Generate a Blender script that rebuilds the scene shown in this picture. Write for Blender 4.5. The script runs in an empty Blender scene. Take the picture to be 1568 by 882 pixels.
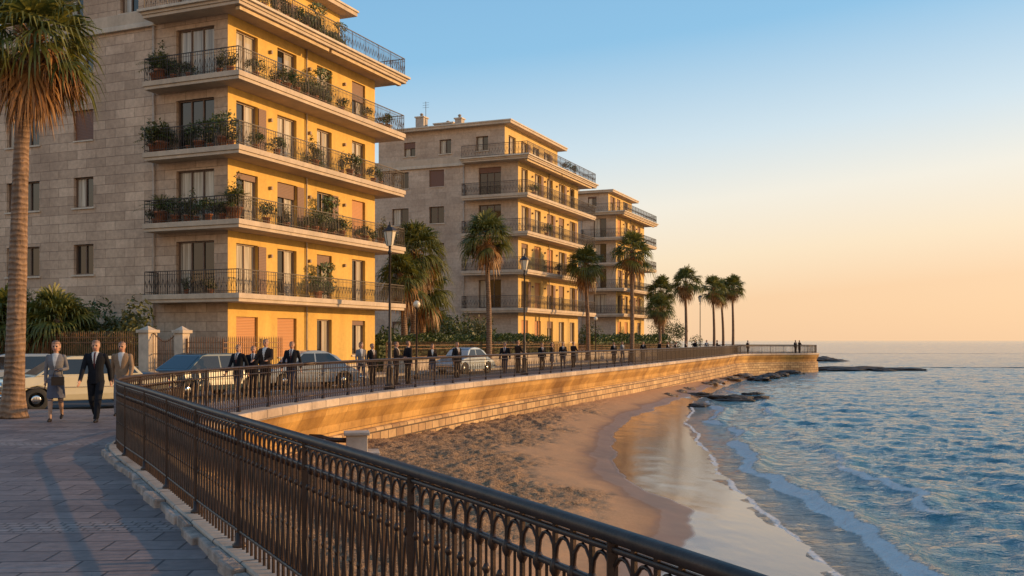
import bpy, bmesh, math, random
import numpy as np
from mathutils import Vector, Matrix
from mathutils.kdtree import KDTree
random.seed(7)
scene = bpy.context.scene
COL = scene.collection
R = math.radians

# ------------------------------------------------------------------ materials
def nt(name):
    m = bpy.data.materials.new(name); m.use_nodes = True
    t = m.node_tree; b = t.nodes['Principled BSDF']
    return m, t, b
def ramp(t, fac, stops):
    r = t.nodes.new('ShaderNodeValToRGB')
    e = r.color_ramp.elements
    while len(e) < len(stops): e.new(0.5)
    for i, (p, c) in enumerate(stops):
        e[i].position = p
        e[i].color = (c[0], c[1], c[2], 1) if hasattr(c, '__len__') else (c, c, c, 1)
    t.links.new(fac, r.inputs[0]); return r.outputs[0]
def mix(t, fac, a, b, mode='MIX'):
    n = t.nodes.new('ShaderNodeMix'); n.data_type = 'RGBA'; n.blend_type = mode
    for s, v in ((0, fac), (6, a), (7, b)):
        if isinstance(v, bpy.types.NodeSocket): t.links.new(v, n.inputs[s])
        elif s == 0: n.inputs[0].default_value = v
        else: n.inputs[s].default_value = (*v[:3], 1)
    return n.outputs[2]
def math_(t, op, a, b=0.0, clamp=False):
    n = t.nodes.new('ShaderNodeMath'); n.operation = op; n.use_clamp = clamp
    for s, v in ((0, a), (1, b)):
        if isinstance(v, bpy.types.NodeSocket): t.links.new(v, n.inputs[s])
        else: n.inputs[s].default_value = v
    return n.outputs[0]
def bump(t, b, h, strength, dist, prev=None):
    n = t.nodes.new('ShaderNodeBump'); n.inputs['Strength'].default_value = strength
    n.inputs['Distance'].default_value = dist
    t.links.new(h, n.inputs['Height'])
    if prev: t.links.new(prev, n.inputs['Normal'])
    if b: t.links.new(n.outputs[0], b.inputs['Normal'])
    return n.outputs[0]
def noise(t, vec, scale, detail=4, rough=0.55, dist=0.0):
    n = t.nodes.new('ShaderNodeTexNoise'); n.inputs['Scale'].default_value = scale
    n.inputs['Detail'].default_value = detail; n.inputs['Roughness'].default_value = rough
    n.inputs['Distortion'].default_value = dist
    if vec: t.links.new(vec, n.inputs['Vector'])
    return n.outputs['Fac']
def objco(t): return t.nodes.new('ShaderNodeTexCoord').outputs['Object']
def mapping(t, vec, scale=(1,1,1), rot=(0,0,0), loc=(0,0,0)):
    n = t.nodes.new('ShaderNodeMapping'); t.links.new(vec, n.inputs[0])
    n.inputs['Scale'].default_value = scale; n.inputs['Rotation'].default_value = rot
    n.inputs['Location'].default_value = loc
    return n.outputs[0]
def simple(name, c, rough=0.6, metal=0.0, var=0.18, scale=3.0, bstr=0.15, bdist=0.01, spec=0.5, coat=0):
    m, t, b = nt(name)
    o = objco(t)
    f = noise(t, o, scale, 5)
    lo = [x*(1-var*1.3) for x in c]; hi = [min(1, x*(1+var)) for x in c]
    t.links.new(ramp(t, f, [(0.3, lo), (0.7, hi)]), b.inputs['Base Color'])
    b.inputs['Roughness'].default_value = rough; b.inputs['Metallic'].default_value = metal
    b.inputs['Specular IOR Level'].default_value = spec
    if coat: b.inputs['Coat Weight'].default_value = coat
    if bstr: bump(t, b, noise(t, o, scale*8, 3), bstr, bdist)
    return m
def stone_blocks(name, c1, c2, mortar, bw, bh, rough=0.75, stain=0.35, uv=False, msize=0.012, bstr=0.5):
    m, t, b = nt(name)
    if uv:
        vec = t.nodes.new('ShaderNodeTexCoord').outputs['UV']; o = objco(t)
    else:
        o = objco(t)
        s = t.nodes.new('ShaderNodeSeparateXYZ'); t.links.new(o, s.inputs[0])
        c = t.nodes.new('ShaderNodeCombineXYZ')
        t.links.new(math_(t, 'ADD', s.outputs[0], s.outputs[1]), c.inputs[0]); t.links.new(s.outputs[2], c.inputs[1])
        vec = c.outputs[0]
    br = t.nodes.new('ShaderNodeTexBrick'); t.links.new(vec, br.inputs['Vector'])
    br.inputs['Color1'].default_value = (*c1, 1); br.inputs['Color2'].default_value = (*c2, 1)
    br.inputs['Mortar'].default_value = (*mortar, 1); br.inputs['Scale'].default_value = 1
    br.inputs['Mortar Size'].default_value = msize; br.inputs['Brick Width'].default_value = bw
    br.inputs['Row Height'].default_value = bh; br.inputs['Mortar Smooth'].default_value = 0.4
    n1 = noise(t, o, 0.35, 6, 0.6); n2 = noise(t, o, 5, 5, 0.65)
    st = ramp(t, n1, [(0.3, (1-stain, 1-stain*1.1, 1-stain*1.15)), (0.65, 1.08)])
    col = mix(t, 1.0, br.outputs['Color'], st, 'MULTIPLY')
    col = mix(t, 1.0, col, ramp(t, n2, [(0.3, 0.78), (0.7, 1.12)]), 'MULTIPLY')
    t.links.new(col, b.inputs['Base Color']); b.inputs['Roughness'].default_value = rough
    h = math_(t, 'ADD', math_(t, 'MULTIPLY', br.outputs['Fac'], -1.0), math_(t, 'MULTIPLY', n2, 0.7))
    bump(t, b, h, bstr, 0.02)
    return m

M = {}
M['stone'] = stone_blocks('limestone_cladding', (.44,.31,.21), (.61,.445,.31), (.27,.185,.12), 1.15, .42, msize=.014, stain=.28)
M['stone2'] = stone_blocks('limestone_cladding_b', (.46,.345,.25), (.55,.425,.315), (.34,.25,.18), 1.3, .5, msize=.008, stain=.28)
def plaster(name, c):
    m, t, b = nt(name); o = objco(t)
    s = mapping(t, o, (1.2, 1.2, .25))
    n1 = noise(t, s, 1.0, 6, .6); n2 = noise(t, o, 6, 4)
    col = mix(t, 1, ramp(t, n1, [(.3, [x*.8 for x in c]), (.7, [x*1.1 for x in c])]), ramp(t, n2, [(.3,.9),(.7,1.06)]), 'MULTIPLY')
    t.links.new(col, b.inputs['Base Color']); b.inputs['Roughness'].default_value = .8
    bump(t, b, noise(t, o, 40, 3), .15, .01); return m
M['ochre'] = plaster('ochre_plaster', (.62,.385,.09))
M['ochre2'] = plaster('ochre_plaster_b', (.60,.40,.135))
M['slab'] = plaster('balcony_slab_stone', (.50,.39,.28))
M['trim'] = plaster('white_trim', (.56,.47,.36))
def shutter(name, c):
    m, t, b = nt(name); o = objco(t)
    s = t.nodes.new('ShaderNodeSeparateXYZ'); t.links.new(o, s.inputs[0])
    w = math_(t, 'PINGPONG', s.outputs[2], 0.035)
    f = math_(t, 'MULTIPLY', w, 28)
    t.links.new(ramp(t, f, [(0, [x*.45 for x in c]), (.35, c)]), b.inputs['Base Color'])
    b.inputs['Roughness'].default_value = .55; bump(t, b, f, .6, .01); return m
M['shutter'] = shutter('orange_shutter', (.46,.19,.055))
M['shutter_b'] = shutter('brown_shutter', (.17,.08,.05))
M['frame'] = simple('window_frame_wood', (.14,.085,.055), .5, var=.1)
M['framew'] = simple('window_frame_brown', (.26,.17,.11), .5, var=.1)
m, t, b = nt('window_glass'); b.inputs['Base Color'].default_value = (.02,.018,.016,1)
b.inputs['Roughness'].default_value = .04; b.inputs['Specular IOR Level'].default_value = .7
bump(t, b, noise(t, objco(t), .9, 1), .05, .05); M['glass'] = m
m, t, b = nt('window_curtain'); o = objco(t)
w = noise(t, mapping(t, o, (9, 9, .3)), 1.0, 2)
t.links.new(ramp(t, w, [(.35,(.20,.16,.115)),(.65,(.50,.44,.35))]), b.inputs['Base Color'])
b.inputs['Roughness'].default_value = .7; b.inputs['Coat Weight'].default_value = 1; b.inputs['Coat Roughness'].default_value = .03
M['curtain'] = m
M['iron'] = simple('balcony_iron', (.04,.028,.022), .5, .3, var=.2, bstr=0)
M['rail'] = simple('railing_iron', (.042,.022,.014), .42, .4, var=.45, scale=9, bstr=.3, bdist=.004)
M['kerb'] = stone_blocks('kerb_stone', (.42,.32,.24), (.54,.43,.33), (.12,.095,.08), .95, 3.0, uv=True, stain=.45, msize=.02)
M['kerbblock'] = simple('kerb_block_stone', (.33,.26,.215), .85, var=.4, scale=5, bstr=.8, bdist=.02)
M['wall_up'] = stone_blocks('sea_wall_render', (.44,.235,.055), (.58,.335,.095), (.30,.16,.045), 1.55, .85, uv=True, stain=.7, msize=.01, bstr=1.0)
M['wall_lo'] = stone_blocks('sea_wall_blocks', (.33,.19,.085), (.58,.385,.185), (.09,.055,.028), .62, .3, uv=True, stain=.5, msize=.026, bstr=1.0)
M['terracotta'] = simple('terracotta', (.34,.13,.06), .7)
M['asphalt'] = simple('asphalt', (.055,.053,.052), .85, var=.25, scale=1.5, bstr=.4)
M['concrete'] = simple('concrete', (.40,.34,.28), .8, var=.25, scale=1.5, bstr=.4)
M['paint_line'] = simple('road_paint', (.7,.68,.62), .6)
M['chimney'] = simple('chimney_plaster', (.4,.34,.28), .8)
M['awning'] = simple('awning_canvas', (.50,.36,.2), .8)

# paving
m, t, b = nt('paving_slabs'); o = objco(t)
def brick(t, vec, c1, c2, mo, bw, bh, ms=.01):
    br = t.nodes.new('ShaderNodeTexBrick'); t.links.new(vec, br.inputs['Vector'])
    for k, v in (('Color1', c1), ('Color2', c2), ('Mortar', mo)): br.inputs[k].default_value = (*v, 1)
    br.inputs['Scale'].default_value = 1; br.inputs['Mortar Size'].default_value = ms
    br.inputs['Brick Width'].default_value = bw; br.inputs['Row Height'].default_value = bh
    br.inputs['Mortar Smooth'].default_value = .3
    return br
vr = mapping(t, o, rot=(0, 0, R(-4)))
A = brick(t, vr, (.165,.126,.118), (.265,.208,.192), (.06,.046,.043), .62, .38, .012)
B = brick(t, vr, (.26,.21,.195), (.33,.275,.255), (.10,.08,.072), .13, .12, .012)
sp = t.nodes.new('ShaderNodeSeparateXYZ'); t.links.new(vr, sp.inputs[0])
yy = math_(t, 'MODULO', math_(t, 'ADD', sp.outputs[1], 98.8 - 9.2), 7.6)
band = math_(t, 'LESS_THAN', yy, .48)
col = mix(t, band, A.outputs['Color'], B.outputs['Color'])
n1 = noise(t, o, .5, 6, .65); n2 = noise(t, o, 9, 5, .6)
col = mix(t, 1, col, ramp(t, n1, [(.3,(.66,.65,.68)),(.7,(1.22,1.1,1.0))]), 'MULTIPLY')
col = mix(t, 1, col, ramp(t, n2, [(.3,.74),(.7,1.14)]), 'MULTIPLY')
t.links.new(col, b.inputs['Base Color'])
t.links.new(ramp(t, n1, [(.3,.42),(.7,.65)]), b.inputs['Roughness'])
bf = mix(t, band, A.outputs['Fac'], B.outputs['Fac'])
h = math_(t, 'ADD', math_(t, 'MULTIPLY', bf, -1.0), math_(t, 'MULTIPLY', n2, .5))
bump(t, b, h, .6, .012); M['paving'] = m

# foliage
def leafmat(name, c, c2, rough=.5, trans=.25, scale=2.0):
    m, t, b = nt(name)
    g = t.nodes.new('ShaderNodeNewGeometry'); o = objco(t)
    f = noise(t, o, scale, 2)
    rnd = g.outputs['Random Per Island']
    fac = math_(t, 'ADD', math_(t, 'MULTIPLY', rnd, .6), math_(t, 'MULTIPLY', f, .5))
    colr = ramp(t, fac, [(.2, c), (.85, c2)])
    t.links.new(colr, b.inputs['Base Color']); b.inputs['Roughness'].default_value = rough
    tr = t.nodes.new('ShaderNodeBsdfTranslucent'); t.links.new(colr, tr.inputs[0])
    mx = t.nodes.new('ShaderNodeMixShader'); mx.inputs[0].default_value = trans
    out = [n for n in t.nodes if n.type == 'OUTPUT_MATERIAL'][0]
    t.links.new(b.outputs[0], mx.inputs[1]); t.links.new(tr.outputs[0], mx.inputs[2]); t.links.new(mx.outputs[0], out.inputs[0])
    return m
M['leaf'] = leafmat('bush_leaves', (.022,.042,.010), (.085,.115,.024))
M['leaf2'] = leafmat('shrub_leaves', (.034,.048,.012), (.125,.12,.032))
M['palm'] = leafmat('palm_fronds', (.05,.07,.014), (.20,.19,.036), trans=.38)
M['palmdead'] = leafmat('dead_fronds', (.16,.07,.022), (.40,.20,.06))
M['flower'] = simple('red_flowers', (.5,.06,.05), .6)
m, t, b = nt('palm_bark'); o = objco(t)
w = t.nodes.new('ShaderNodeTexWave'); w.bands_direction = 'Z'; w.inputs['Scale'].default_value = 2.6
w.inputs['Distortion'].default_value = 6; w.inputs['Detail'].default_value = 4; t.links.new(o, w.inputs[0])
n1 = noise(t, mapping(t, o, (1, 1, .3)), 9, 4)
t.links.new(mix(t, 1, ramp(t, w.outputs['Fac'], [(0,(.18,.105,.062)),(1,(.26,.16,.095))]), ramp(t, n1, [(.3,.55),(.7,1.2)]), 'MULTIPLY'), b.inputs['Base Color'])
b.inputs['Roughness'].default_value = .85
bump(t, b, math_(t, 'ADD', w.outputs['Fac'], n1), .8, .03); M['bark'] = m

# ------------------------------------------------------------------ mesh builder
class MB:
    def __init__(s, mats): s.v = []; s.f = []; s.m = []; s.sm = []; s.mats = mats; s.ix = {k: i for i, k in enumerate(mats)}
    def add(s, vs, fs, mat, smooth=False):
        o = len(s.v); s.v.extend([tuple(v) for v in vs]); k = s.ix[mat]
        for f in fs: s.f.append(tuple(i+o for i in f)); s.m.append(k); s.sm.append(smooth)
    def box(s, x0, x1, y0, y1, z0, z1, mat):
        s.add([(x0,y0,z0),(x1,y0,z0),(x1,y1,z0),(x0,y1,z0),(x0,y0,z1),(x1,y0,z1),(x1,y1,z1),(x0,y1,z1)],
              [(0,3,2,1),(4,5,6,7),(0,1,5,4),(1,2,6,5),(2,3,7,6),(3,0,4,7)], mat)
    def bar(s, a, b, w, mat, n=4, w2=None):
        a = Vector(a); b = Vector(b); d = (b-a).normalized(); w2 = w if w2 is None else w2
        up = Vector((0,0,1)) if abs(d.z) < .9 else Vector((1,0,0))
        p = d.cross(up).normalized(); q = d.cross(p)
        vs = []
        for c, r in ((a, w), (b, w2)):
            for i in range(n):
                an = 2*math.pi*(i+.5)/n
                vs.append(c + (p*math.cos(an) + q*math.sin(an))*r)
        fs = [(i, (i+1)%n, n+(i+1)%n, n+i) for i in range(n)] + [tuple(range(n))[::-1], tuple(range(n, 2*n))]
        s.add(vs, fs, mat, n > 5)
    def tube(s, pts, rs, n, mat, smooth=True, cap=True):
        pts = [Vector(p) for p in pts]; vs = []; K = len(pts)
        if not hasattr(rs, '__len__'): rs = [rs]*K
        pp = None
        for i, p in enumerate(pts):
            d = (pts[min(i+1, K-1)] - pts[max(i-1, 0)]).normalized()
            if pp is None:
                up = Vector((0,0,1)) if abs(d.z) < .9 else Vector((0,1,0)); pp = d.cross(up).normalized()
            else: pp = (pp - d*pp.dot(d)).normalized()
            q = d.cross(pp)
            for j in range(n):
                an = 2*math.pi*j/n; vs.append(p + (pp*math.cos(an) + q*math.sin(an))*rs[i])
        fs = [(i*n+j, i*n+(j+1)%n, (i+1)*n+(j+1)%n, (i+1)*n+j) for i in range(K-1) for j in range(n)]
        if cap: fs += [tuple(range(n))[::-1], tuple(range((K-1)*n, K*n))]
        s.add(vs, fs, mat, smooth)
    def lathe(s, c, prof, n, mat, smooth=True):
        vs = [(c[0]+r*math.cos(2*math.pi*j/n), c[1]+r*math.sin(2*math.pi*j/n), c[2]+z) for r, z in prof for j in range(n)]
        K = len(prof)
        fs = [(i*n+j, i*n+(j+1)%n, (i+1)*n+(j+1)%n, (i+1)*n+j) for i in range(K-1) for j in range(n)]
        fs += [tuple(range(n))[::-1], tuple(range((K-1)*n, K*n))]
        s.add(vs, fs, mat, smooth)
    def prism(s, poly, z0, z1, mat):
        n = len(poly)
        s.add([(p[0],p[1],z0) for p in poly]+[(p[0],p[1],z1) for p in poly],
              [tuple(range(n))[::-1], tuple(range(n, 2*n))]+[(i,(i+1)%n,n+(i+1)%n,n+i) for i in range(n)], mat)
    def obj(s, name, parent=None, bevel=0, data_only=False):
        me = bpy.data.meshes.new(name); me.from_pydata(s.v, [], s.f)
        for k in s.mats: me.materials.append(M[k])
        me.polygons.foreach_set('material_index', s.m); me.polygons.foreach_set('use_smooth', s.sm); me.update()
        if data_only: return me
        o = bpy.data.objects.new(name, me); COL.objects.link(o)
        if parent: o.parent = parent
        if bevel:
            bv = o.modifiers.new('b', 'BEVEL'); bv.width = bevel; bv.segments = 2; bv.limit_method = 'ANGLE'; bv.angle_limit = R(35)
        return o
def empty(name, loc=(0,0,0), rz=0):
    e = bpy.data.objects.new(name, None); COL.objects.link(e); e.location = loc; e.rotation_euler = (0,0,rz); e.empty_display_size = .3; return e
def inst(name, me, loc, rz=0, sc=(1,1,1), parent=None):
    o = bpy.data.objects.new(name, me); COL.objects.link(o); o.location = loc; o.rotation_euler = (0,0,rz)
    o.scale = sc if hasattr(sc, '__len__') else (sc,)*3
    if parent: o.parent = parent
    return o

# ------------------------------------------------------------------ railing path
RP = [(4.2,-5),(1.75,0),(.55,2.7),(-.62,5),(-1.67,6.95),(-2.8,9.05),(-4.45,12.2),(-5.75,14.6),(-6.15,15.5),(-6.38,16.5),(-6.5,18),(-6.45,20),
      (-6.25,22),(-5.9,24.5),(-5.3,27.5),(-4.4,31),(-2.15,38),(2.2,50),(9.0,68),(15.5,86),(22,104),(27.5,119),(33,123.8),(37.3,125.6),(39.3,128.5),(38.5,132),(34,135),(22,142)]
def catmull(P, step):
    out = []
    for i in range(len(P)-1):
        p0 = np.array(P[max(i-1,0)]); p1 = np.array(P[i]); p2 = np.array(P[i+1]); p3 = np.array(P[min(i+2,len(P)-1)])
        n = max(2, int(np.linalg.norm(p2-p1)/step))
        d01=np.linalg.norm(p1-p0)+1e-6; d12=np.linalg.norm(p2-p1); d23=np.linalg.norm(p3-p2)+1e-6
        m1=(p2-p0)/(d01+d12)*d12; m2=(p3-p1)/(d12+d23)*d12
        for k in range(n):
            u=k/n
            out.append((2*u**3-3*u*u+1)*p1+(u**3-2*u*u+u)*m1+(-2*u**3+3*u*u)*p2+(u**3-u*u)*m2)
    out.append(np.array(P[-1], float)); return np.array(out)
PATH = catmull(RP, .4)
SEG = np.linalg.norm(np.diff(PATH, axis=0), axis=1); ARC = np.concatenate([[0], np.cumsum(SEG)])
TAN = np.gradient(PATH, axis=0); TAN /= np.linalg.norm(TAN, axis=1)[:,None]
NOR = np.stack([TAN[:,1], -TAN[:,0]], 1)   # seaward
def P(s):
    return np.array([np.interp(s, ARC, PATH[:,0]), np.interp(s, ARC, PATH[:,1])])
def PN(s):
    return np.array([np.interp(s, ARC, NOR[:,0]), np.interp(s, ARC, NOR[:,1])])
def rail_x(y):
    k = ARC < ARC[-1]-35
    return np.interp(y, PATH[k,1], PATH[k,0])

def sweep(name, prof, mat, wob=0):
    n = len(PATH); K = len(prof); v = []; f = []; uv = []
    pl = [0]
    for i in range(1, K): pl.append(pl[-1]+math.hypot(prof[i][0]-prof[i-1][0], prof[i][1]-prof[i-1][1]))
    for i in range(n):
        for (o, z) in prof: v.append((PATH[i,0]+NOR[i,0]*o, PATH[i,1]+NOR[i,1]*o, z))
    for i in range(n-1):
        for j in range(K-1):
            f.append((i*K+j, (i+1)*K+j, (i+1)*K+j+1, i*K+j+1))
            uv += [(ARC[i],pl[j]),(ARC[i+1],pl[j]),(ARC[i+1],pl[j+1]),(ARC[i],pl[j+1])]
    me = bpy.data.meshes.new(name); me.from_pydata(v, [], f); l = me.uv_layers.new(name='UVMap')
    l.data.foreach_set('uv', np.array(uv).ravel()); me.materials.append(M[mat])
    o = bpy.data.objects.new(name, me); COL.objects.link(o); return o
sweep('promenade_kerb', [(-.12,-.05),(-.12,.085),(-.105,.10),(.34,.10),(.36,.08),(.36,-.10),(.30,-.13)], 'kerb')
sea = empty('sea_wall')
a = sweep('wall_render', [(.33,-.13),(.29,-.2),(.25,-.34),(.14,-.52),(.04,-.68),(.0,-.9),(0,-1.0)], 'wall_up'); a.parent = sea
a = sweep('wall_block_course', [(-.02,-.98),(.14,-1.0),(.17,-1.03),(.24,-3.2)], 'wall_lo'); a.parent = sea
mb = MB(['kerbblock']); s = .3; rk = random.Random(2)
while s < 34:
    L = rk.uniform(.38,.8); w_ = rk.uniform(.17,.25); h_ = rk.uniform(.065,.095)
    a = P(s+.014); b_ = P(s+L-.014); na = PN(s); nb = PN(s+L); dz = rk.uniform(-.01,.01)
    pts = [a-na*.125, b_-nb*.125, b_-nb*(w_+rk.uniform(-.02,.02)), a-na*(w_+rk.uniform(-.02,.02))]
    mb.add([(*p,-.03) for p in pts]+[(p[0],p[1],h_+dz+rk.uniform(-.006,.006)) for p in pts], [(0,3,2,1),(4,5,6,7),(0,1,5,4),(1,2,6,5),(2,3,7,6),(3,0,4,7)], 'kerbblock')
    s += L
mb.obj('kerb_blocks', bevel=.02)

# iron railing
mb = MB(['rail'])
def railpt(s, z): p = P(s); return (p[0], p[1], z)
S_END = ARC[-1]-4
def longrail(z, r, n, s0, s1, step):
    k = max(2, int((s1-s0)/step)); pts = [railpt(s0+(s1-s0)*i/k, z) for i in range(k+1)]
    mb.tube(pts, r, n, 'rail')
for z, r in ((1.10,.029),(1.055,.014),(.93,.014),(.22,.015)):
    longrail(z, r, 8 if r > .02 else 5, .2, 34, .3); longrail(z, r*1.15, 5, 34, S_END, 1.0)
mod = .125; s = .3; i = 0
while s < S_END:
    near = s < 27
    if near:
        mb.bar(railpt(s,.10), railpt(s,1.09), .0115, 'rail', 5)
        c = mod*.5
        for sg in (-1, 1):
            pts = [railpt(s+c+sg*c*k, z) for k, z in ((.0,.22),(.45,.36),(.82,.5),(.45,.66),(.0,.80))]
            mb.tube(pts, .0078, 4, 'rail', cap=False)
        mb.bar(railpt(s+c,.78), railpt(s+c,.93), .008, 'rail', 4)
        pts = [railpt(s+c+c*.95*math.cos(an), .95+.085*math.sin(an)) for an in (0,.6,1.2,1.57,1.94,2.54,math.pi)]
        mb.tube(pts, .008, 4, 'rail', cap=False)
        p = P(s); mb.lathe((p[0],p[1],.92), [(.010,-.035),(.021,-.012),(.021,.012),(.010,.035)], 6, 'rail')
        p = P(s); mb.lathe((p[0],p[1],.50), [(.010,-.022),(.017,0),(.010,.022)], 6, 'rail')
        p = P(s+c); mb.lathe((p[0],p[1],.80), [(.008,-.022),(.018,0),(.008,.022)], 6, 'rail')
    elif s < 75:
        mb.bar(railpt(s,.12), railpt(s,1.09), .011, 'rail', 4)
        if i % 2 == 0:
            mb.bar(railpt(s,.24), railpt(s+mod,.9), .006, 'rail', 3); mb.bar(railpt(s+mod,.24), railpt(s,.9), .006, 'rail', 3)
    else:
        mb.bar(railpt(s,.12), railpt(s,1.09), .014, 'rail', 3)
    if i % 14 == 0:
        mb.bar(railpt(s,.08), railpt(s,1.09), .024, 'rail', 4)
        p = P(s); mb.lathe((p[0],p[1],.09), [(.06,0),(.06,.03),(.035,.05),(.03,.12)], 8, 'rail')
    s += mod; i += 1
mb.obj('promenade_railing')

# ------------------------------------------------------------------ ground sheets
def poly_sheet(name, pts, z, mat, thick=0):
    bm = bmesh.new(); vs = [bm.verts.new((p[0],p[1],z)) for p in pts]; f = bm.faces.new(vs); f.normal_update()
    if f.normal.z < 0: f.normal_flip()
    if thick:
        bmesh.ops.extrude_face_region(bm, geom=[f])
        for v in vs: v.co.z = z-thick
    bmesh.ops.triangulate(bm, faces=[f for f in bm.faces if len(f.verts) > 4])
    me = bpy.data.meshes.new(name); bm.to_mesh(me); bm.free(); me.materials.append(M[mat])
    o = bpy.data.objects.new(name, me); COL.objects.link(o); return o
inner = [tuple(PATH[i]-NOR[i]*.1) for i in range(0, len(PATH), 1)]
poly_sheet('ground', [tuple(PATH[i]-NOR[i]*.1) for i in range(len(PATH))]+[(-30,220),(-900,1500),(-3000,1500),(-3000,-200),(4.2,-200)], -.12, 'asphalt')
inland = []
for i in range(len(PATH)-1, -1, -1):
    if PATH[i,1] > 26.5 and ARC[i] < ARC[-1]-36: inland.append(tuple(PATH[i]-NOR[i]*2.9))
tail = [(22,134),(24,124)]
poly_sheet('promenade_paving', inner+tail+inland+[(-9.3,25.6),(-10.5,24.8),(-60,24.8),(-60,-20),(10,-20)], .0, 'paving', .14)

U = Vector((math.sin(R(23)), math.cos(R(23)), 0)); V = Vector((-math.cos(R(23)), math.sin(R(23)), 0))
W1 = Vector((-12.2,42.74,0)); W2 = Vector((.49,80,0)); W3 = Vector((12.45,119.3,0))
def w1(u, v): p = W1+U*u+V*v; return (p.x, p.y)
poly_sheet('sidewalk', [w1(-3,-2.2), w1(110,-4.6), w1(110,30), w1(20,30), w1(13,.0), w1(-3,0)], -.002, 'concrete', .12)
mbl = MB(['paint_line'])
for k in range(16):
    c = P(34+k*6); q = c + np.array([-.93*5.6, .37*5.6]); d = np.array([.37,.93]); nn = np.array([.93,-.37])*.07
    a, b2 = q, q+d*2.2
    mbl.add([(*(a-nn),-.115),(*(a+nn),-.115),(*(b2+nn),-.115),(*(b2-nn),-.115)], [(0,1,2,3)], 'paint_line')
mbl.obj('road_marking')

# ------------------------------------------------------------------ noise helper
rng = np.random.RandomState(3); TBL = rng.rand(256, 256)
def vnoise(x, y):
    xi = np.floor(x).astype(int); yi = np.floor(y).astype(int); fx = x-xi; fy = y-yi
    fx = fx*fx*(3-2*fx); fy = fy*fy*(3-2*fy)
    g = lambda a, b: TBL[a & 255, b & 255]
    return (g(xi,yi)*(1-fx)+g(xi+1,yi)*fx)*(1-fy)+(g(xi,yi+1)*(1-fx)+g(xi+1,yi+1)*fx)*fy
def fbm(x, y, o=4):
    r = 0; a = .5
    for k in range(o): r = r+a*vnoise(x*2**k+k*17.3, y*2**k+k*9.1); a *= .5
    return r
SEA = -2.3
SH = np.array([(-200,20),(-30,5.5),(0,5.2),(17,5.4),(25,5.7),(34,6.7),(47,8),(65,11.8),(85,18),(104,24.8),(119,30.5),(127,41),(137,42),(142,30),(160,0)], float)
WE = np.array([(-200,18),(-30,2),(10,2.0),(15,2.1),(17.4,2.6),(21.5,4.0),(24.5,3.4),(30.4,2.8),(38,3.9),(49.6,5.9),(60,9.2),(75,14),(104,23.5),(140,36)], float)
def sm(tab, y):
    r = 0
    for d, w in ((-2,.2),(-1,.2),(0,.2),(1,.2),(2,.2)): r = r + w*np.interp(y+d, tab[:,0], tab[:,1])
    return r
def grid_obj(name, X, Y, Z, attrs, mat):
    r, c = X.shape; me = bpy.data.meshes.new(name)
    v = np.stack([X, Y, Z], -1).reshape(-1, 3)
    idx = np.arange(r*c).reshape(r, c)
    q = np.stack([idx[:-1,:-1], idx[:-1,1:], idx[1:,1:], idx[1:,:-1]], -1).reshape(-1, 4)
    me.vertices.add(len(v)); me.vertices.foreach_set('co', v.ravel())
    me.loops.add(q.size); me.loops.foreach_set('vertex_index', q.ravel())
    me.polygons.add(len(q)); me.polygons.foreach_set('loop_start', np.arange(0, q.size, 4)); 
    me.polygons.foreach_set('use_smooth', np.ones(len(q), bool)); me.update(calc_edges=True)
    for k, a in attrs.items():
        at = me.attributes.new(k, 'FLOAT', 'POINT'); at.data.foreach_set('value', a.ravel().astype(np.float32))
    me.materials.append(mat); me.validate()
    o = bpy.data.objects.new(name, me); COL.objects.link(o); return o

# beach
ys = np.concatenate([np.arange(-20, 8, .5), np.arange(8, 50, .09), np.arange(50, 118, .35)])
tt = np.linspace(0, 1, 260)
Y = np.repeat(ys[:,None], len(tt), 1)
xr = rail_x(ys)[:,None]-.2; xs = sm(SH, ys)[:,None]+4.0
X = xr+(xs-xr)*tt[None]
shore = sm(SH, Y); wet = sm(WE, Y)
n0 = fbm(X*.5+7, Y*.35); 
wet = wet + (n0-.47)*1.1
dry_top = np.interp(Y, [0,25,36,50,75,120], [-1.05,-1.15,-1.5,-1.6,-1.75,-2.3])
xw = rail_x(Y)
a_ = np.clip((X-xw)/(np.maximum(wet-xw, .5)), 0, 1)
zdry = dry_top+(-2.13-dry_top)*np.power(a_, 1.15)
b_ = (X-wet)/np.maximum(shore-wet, .4)
zwet = -2.13-.16*np.clip(b_, 0, None)
Z = np.where(X < wet, zdry, np.maximum(zwet, -3.5))
roughm = np.clip((wet-X-1.7)/1.4+ (fbm(X*.5, Y*.5)-.47)*2.8, 0, 1)*np.clip((64-Y)/20, .1, 1)
ft = fbm(X*2.2, Y*2.2, 4)-.47; ft2 = np.abs(fbm(X*4.6+9, Y*4.6, 3)-.45)
Z = Z+roughm*(ft*.28-ft2*.26)+(1-roughm)*(fbm(X*.7+3, Y*.7)-.47)*.03*(X<wet)
m, t, b = nt('beach_sand'); o = objco(t)
def attr(t, n): a = t.nodes.new('ShaderNodeAttribute'); a.attribute_name = n; return a.outputs['Fac']
wa = attr(t, 'wet'); ra = attr(t, 'rough')
n1 = noise(t, o, 1.2, 6, .65); n2 = noise(t, o, 14, 5, .7)
dry = ramp(t, n2, [(.3,(.31,.18,.095)),(.7,(.52,.325,.18))])
dry = mix(t, 1, dry, ramp(t, n1, [(.3,.72),(.7,1.12)]), 'MULTIPLY')
peb = ramp(t, noise(t, o, 20, 3, .7), [(.43,.28),(.56,1.0)])
dry = mix(t, math_(t,'MULTIPLY',ra,.8), dry, mix(t, 1, dry, peb, 'MULTIPLY'))
smo = ramp(t, n2, [(.3,(.42,.225,.11)),(.7,(.50,.285,.145))])
dry = mix(t, ra, smo, dry)
wetc = mix(t, n1, (.22,.112,.055), (.28,.155,.08))
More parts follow.
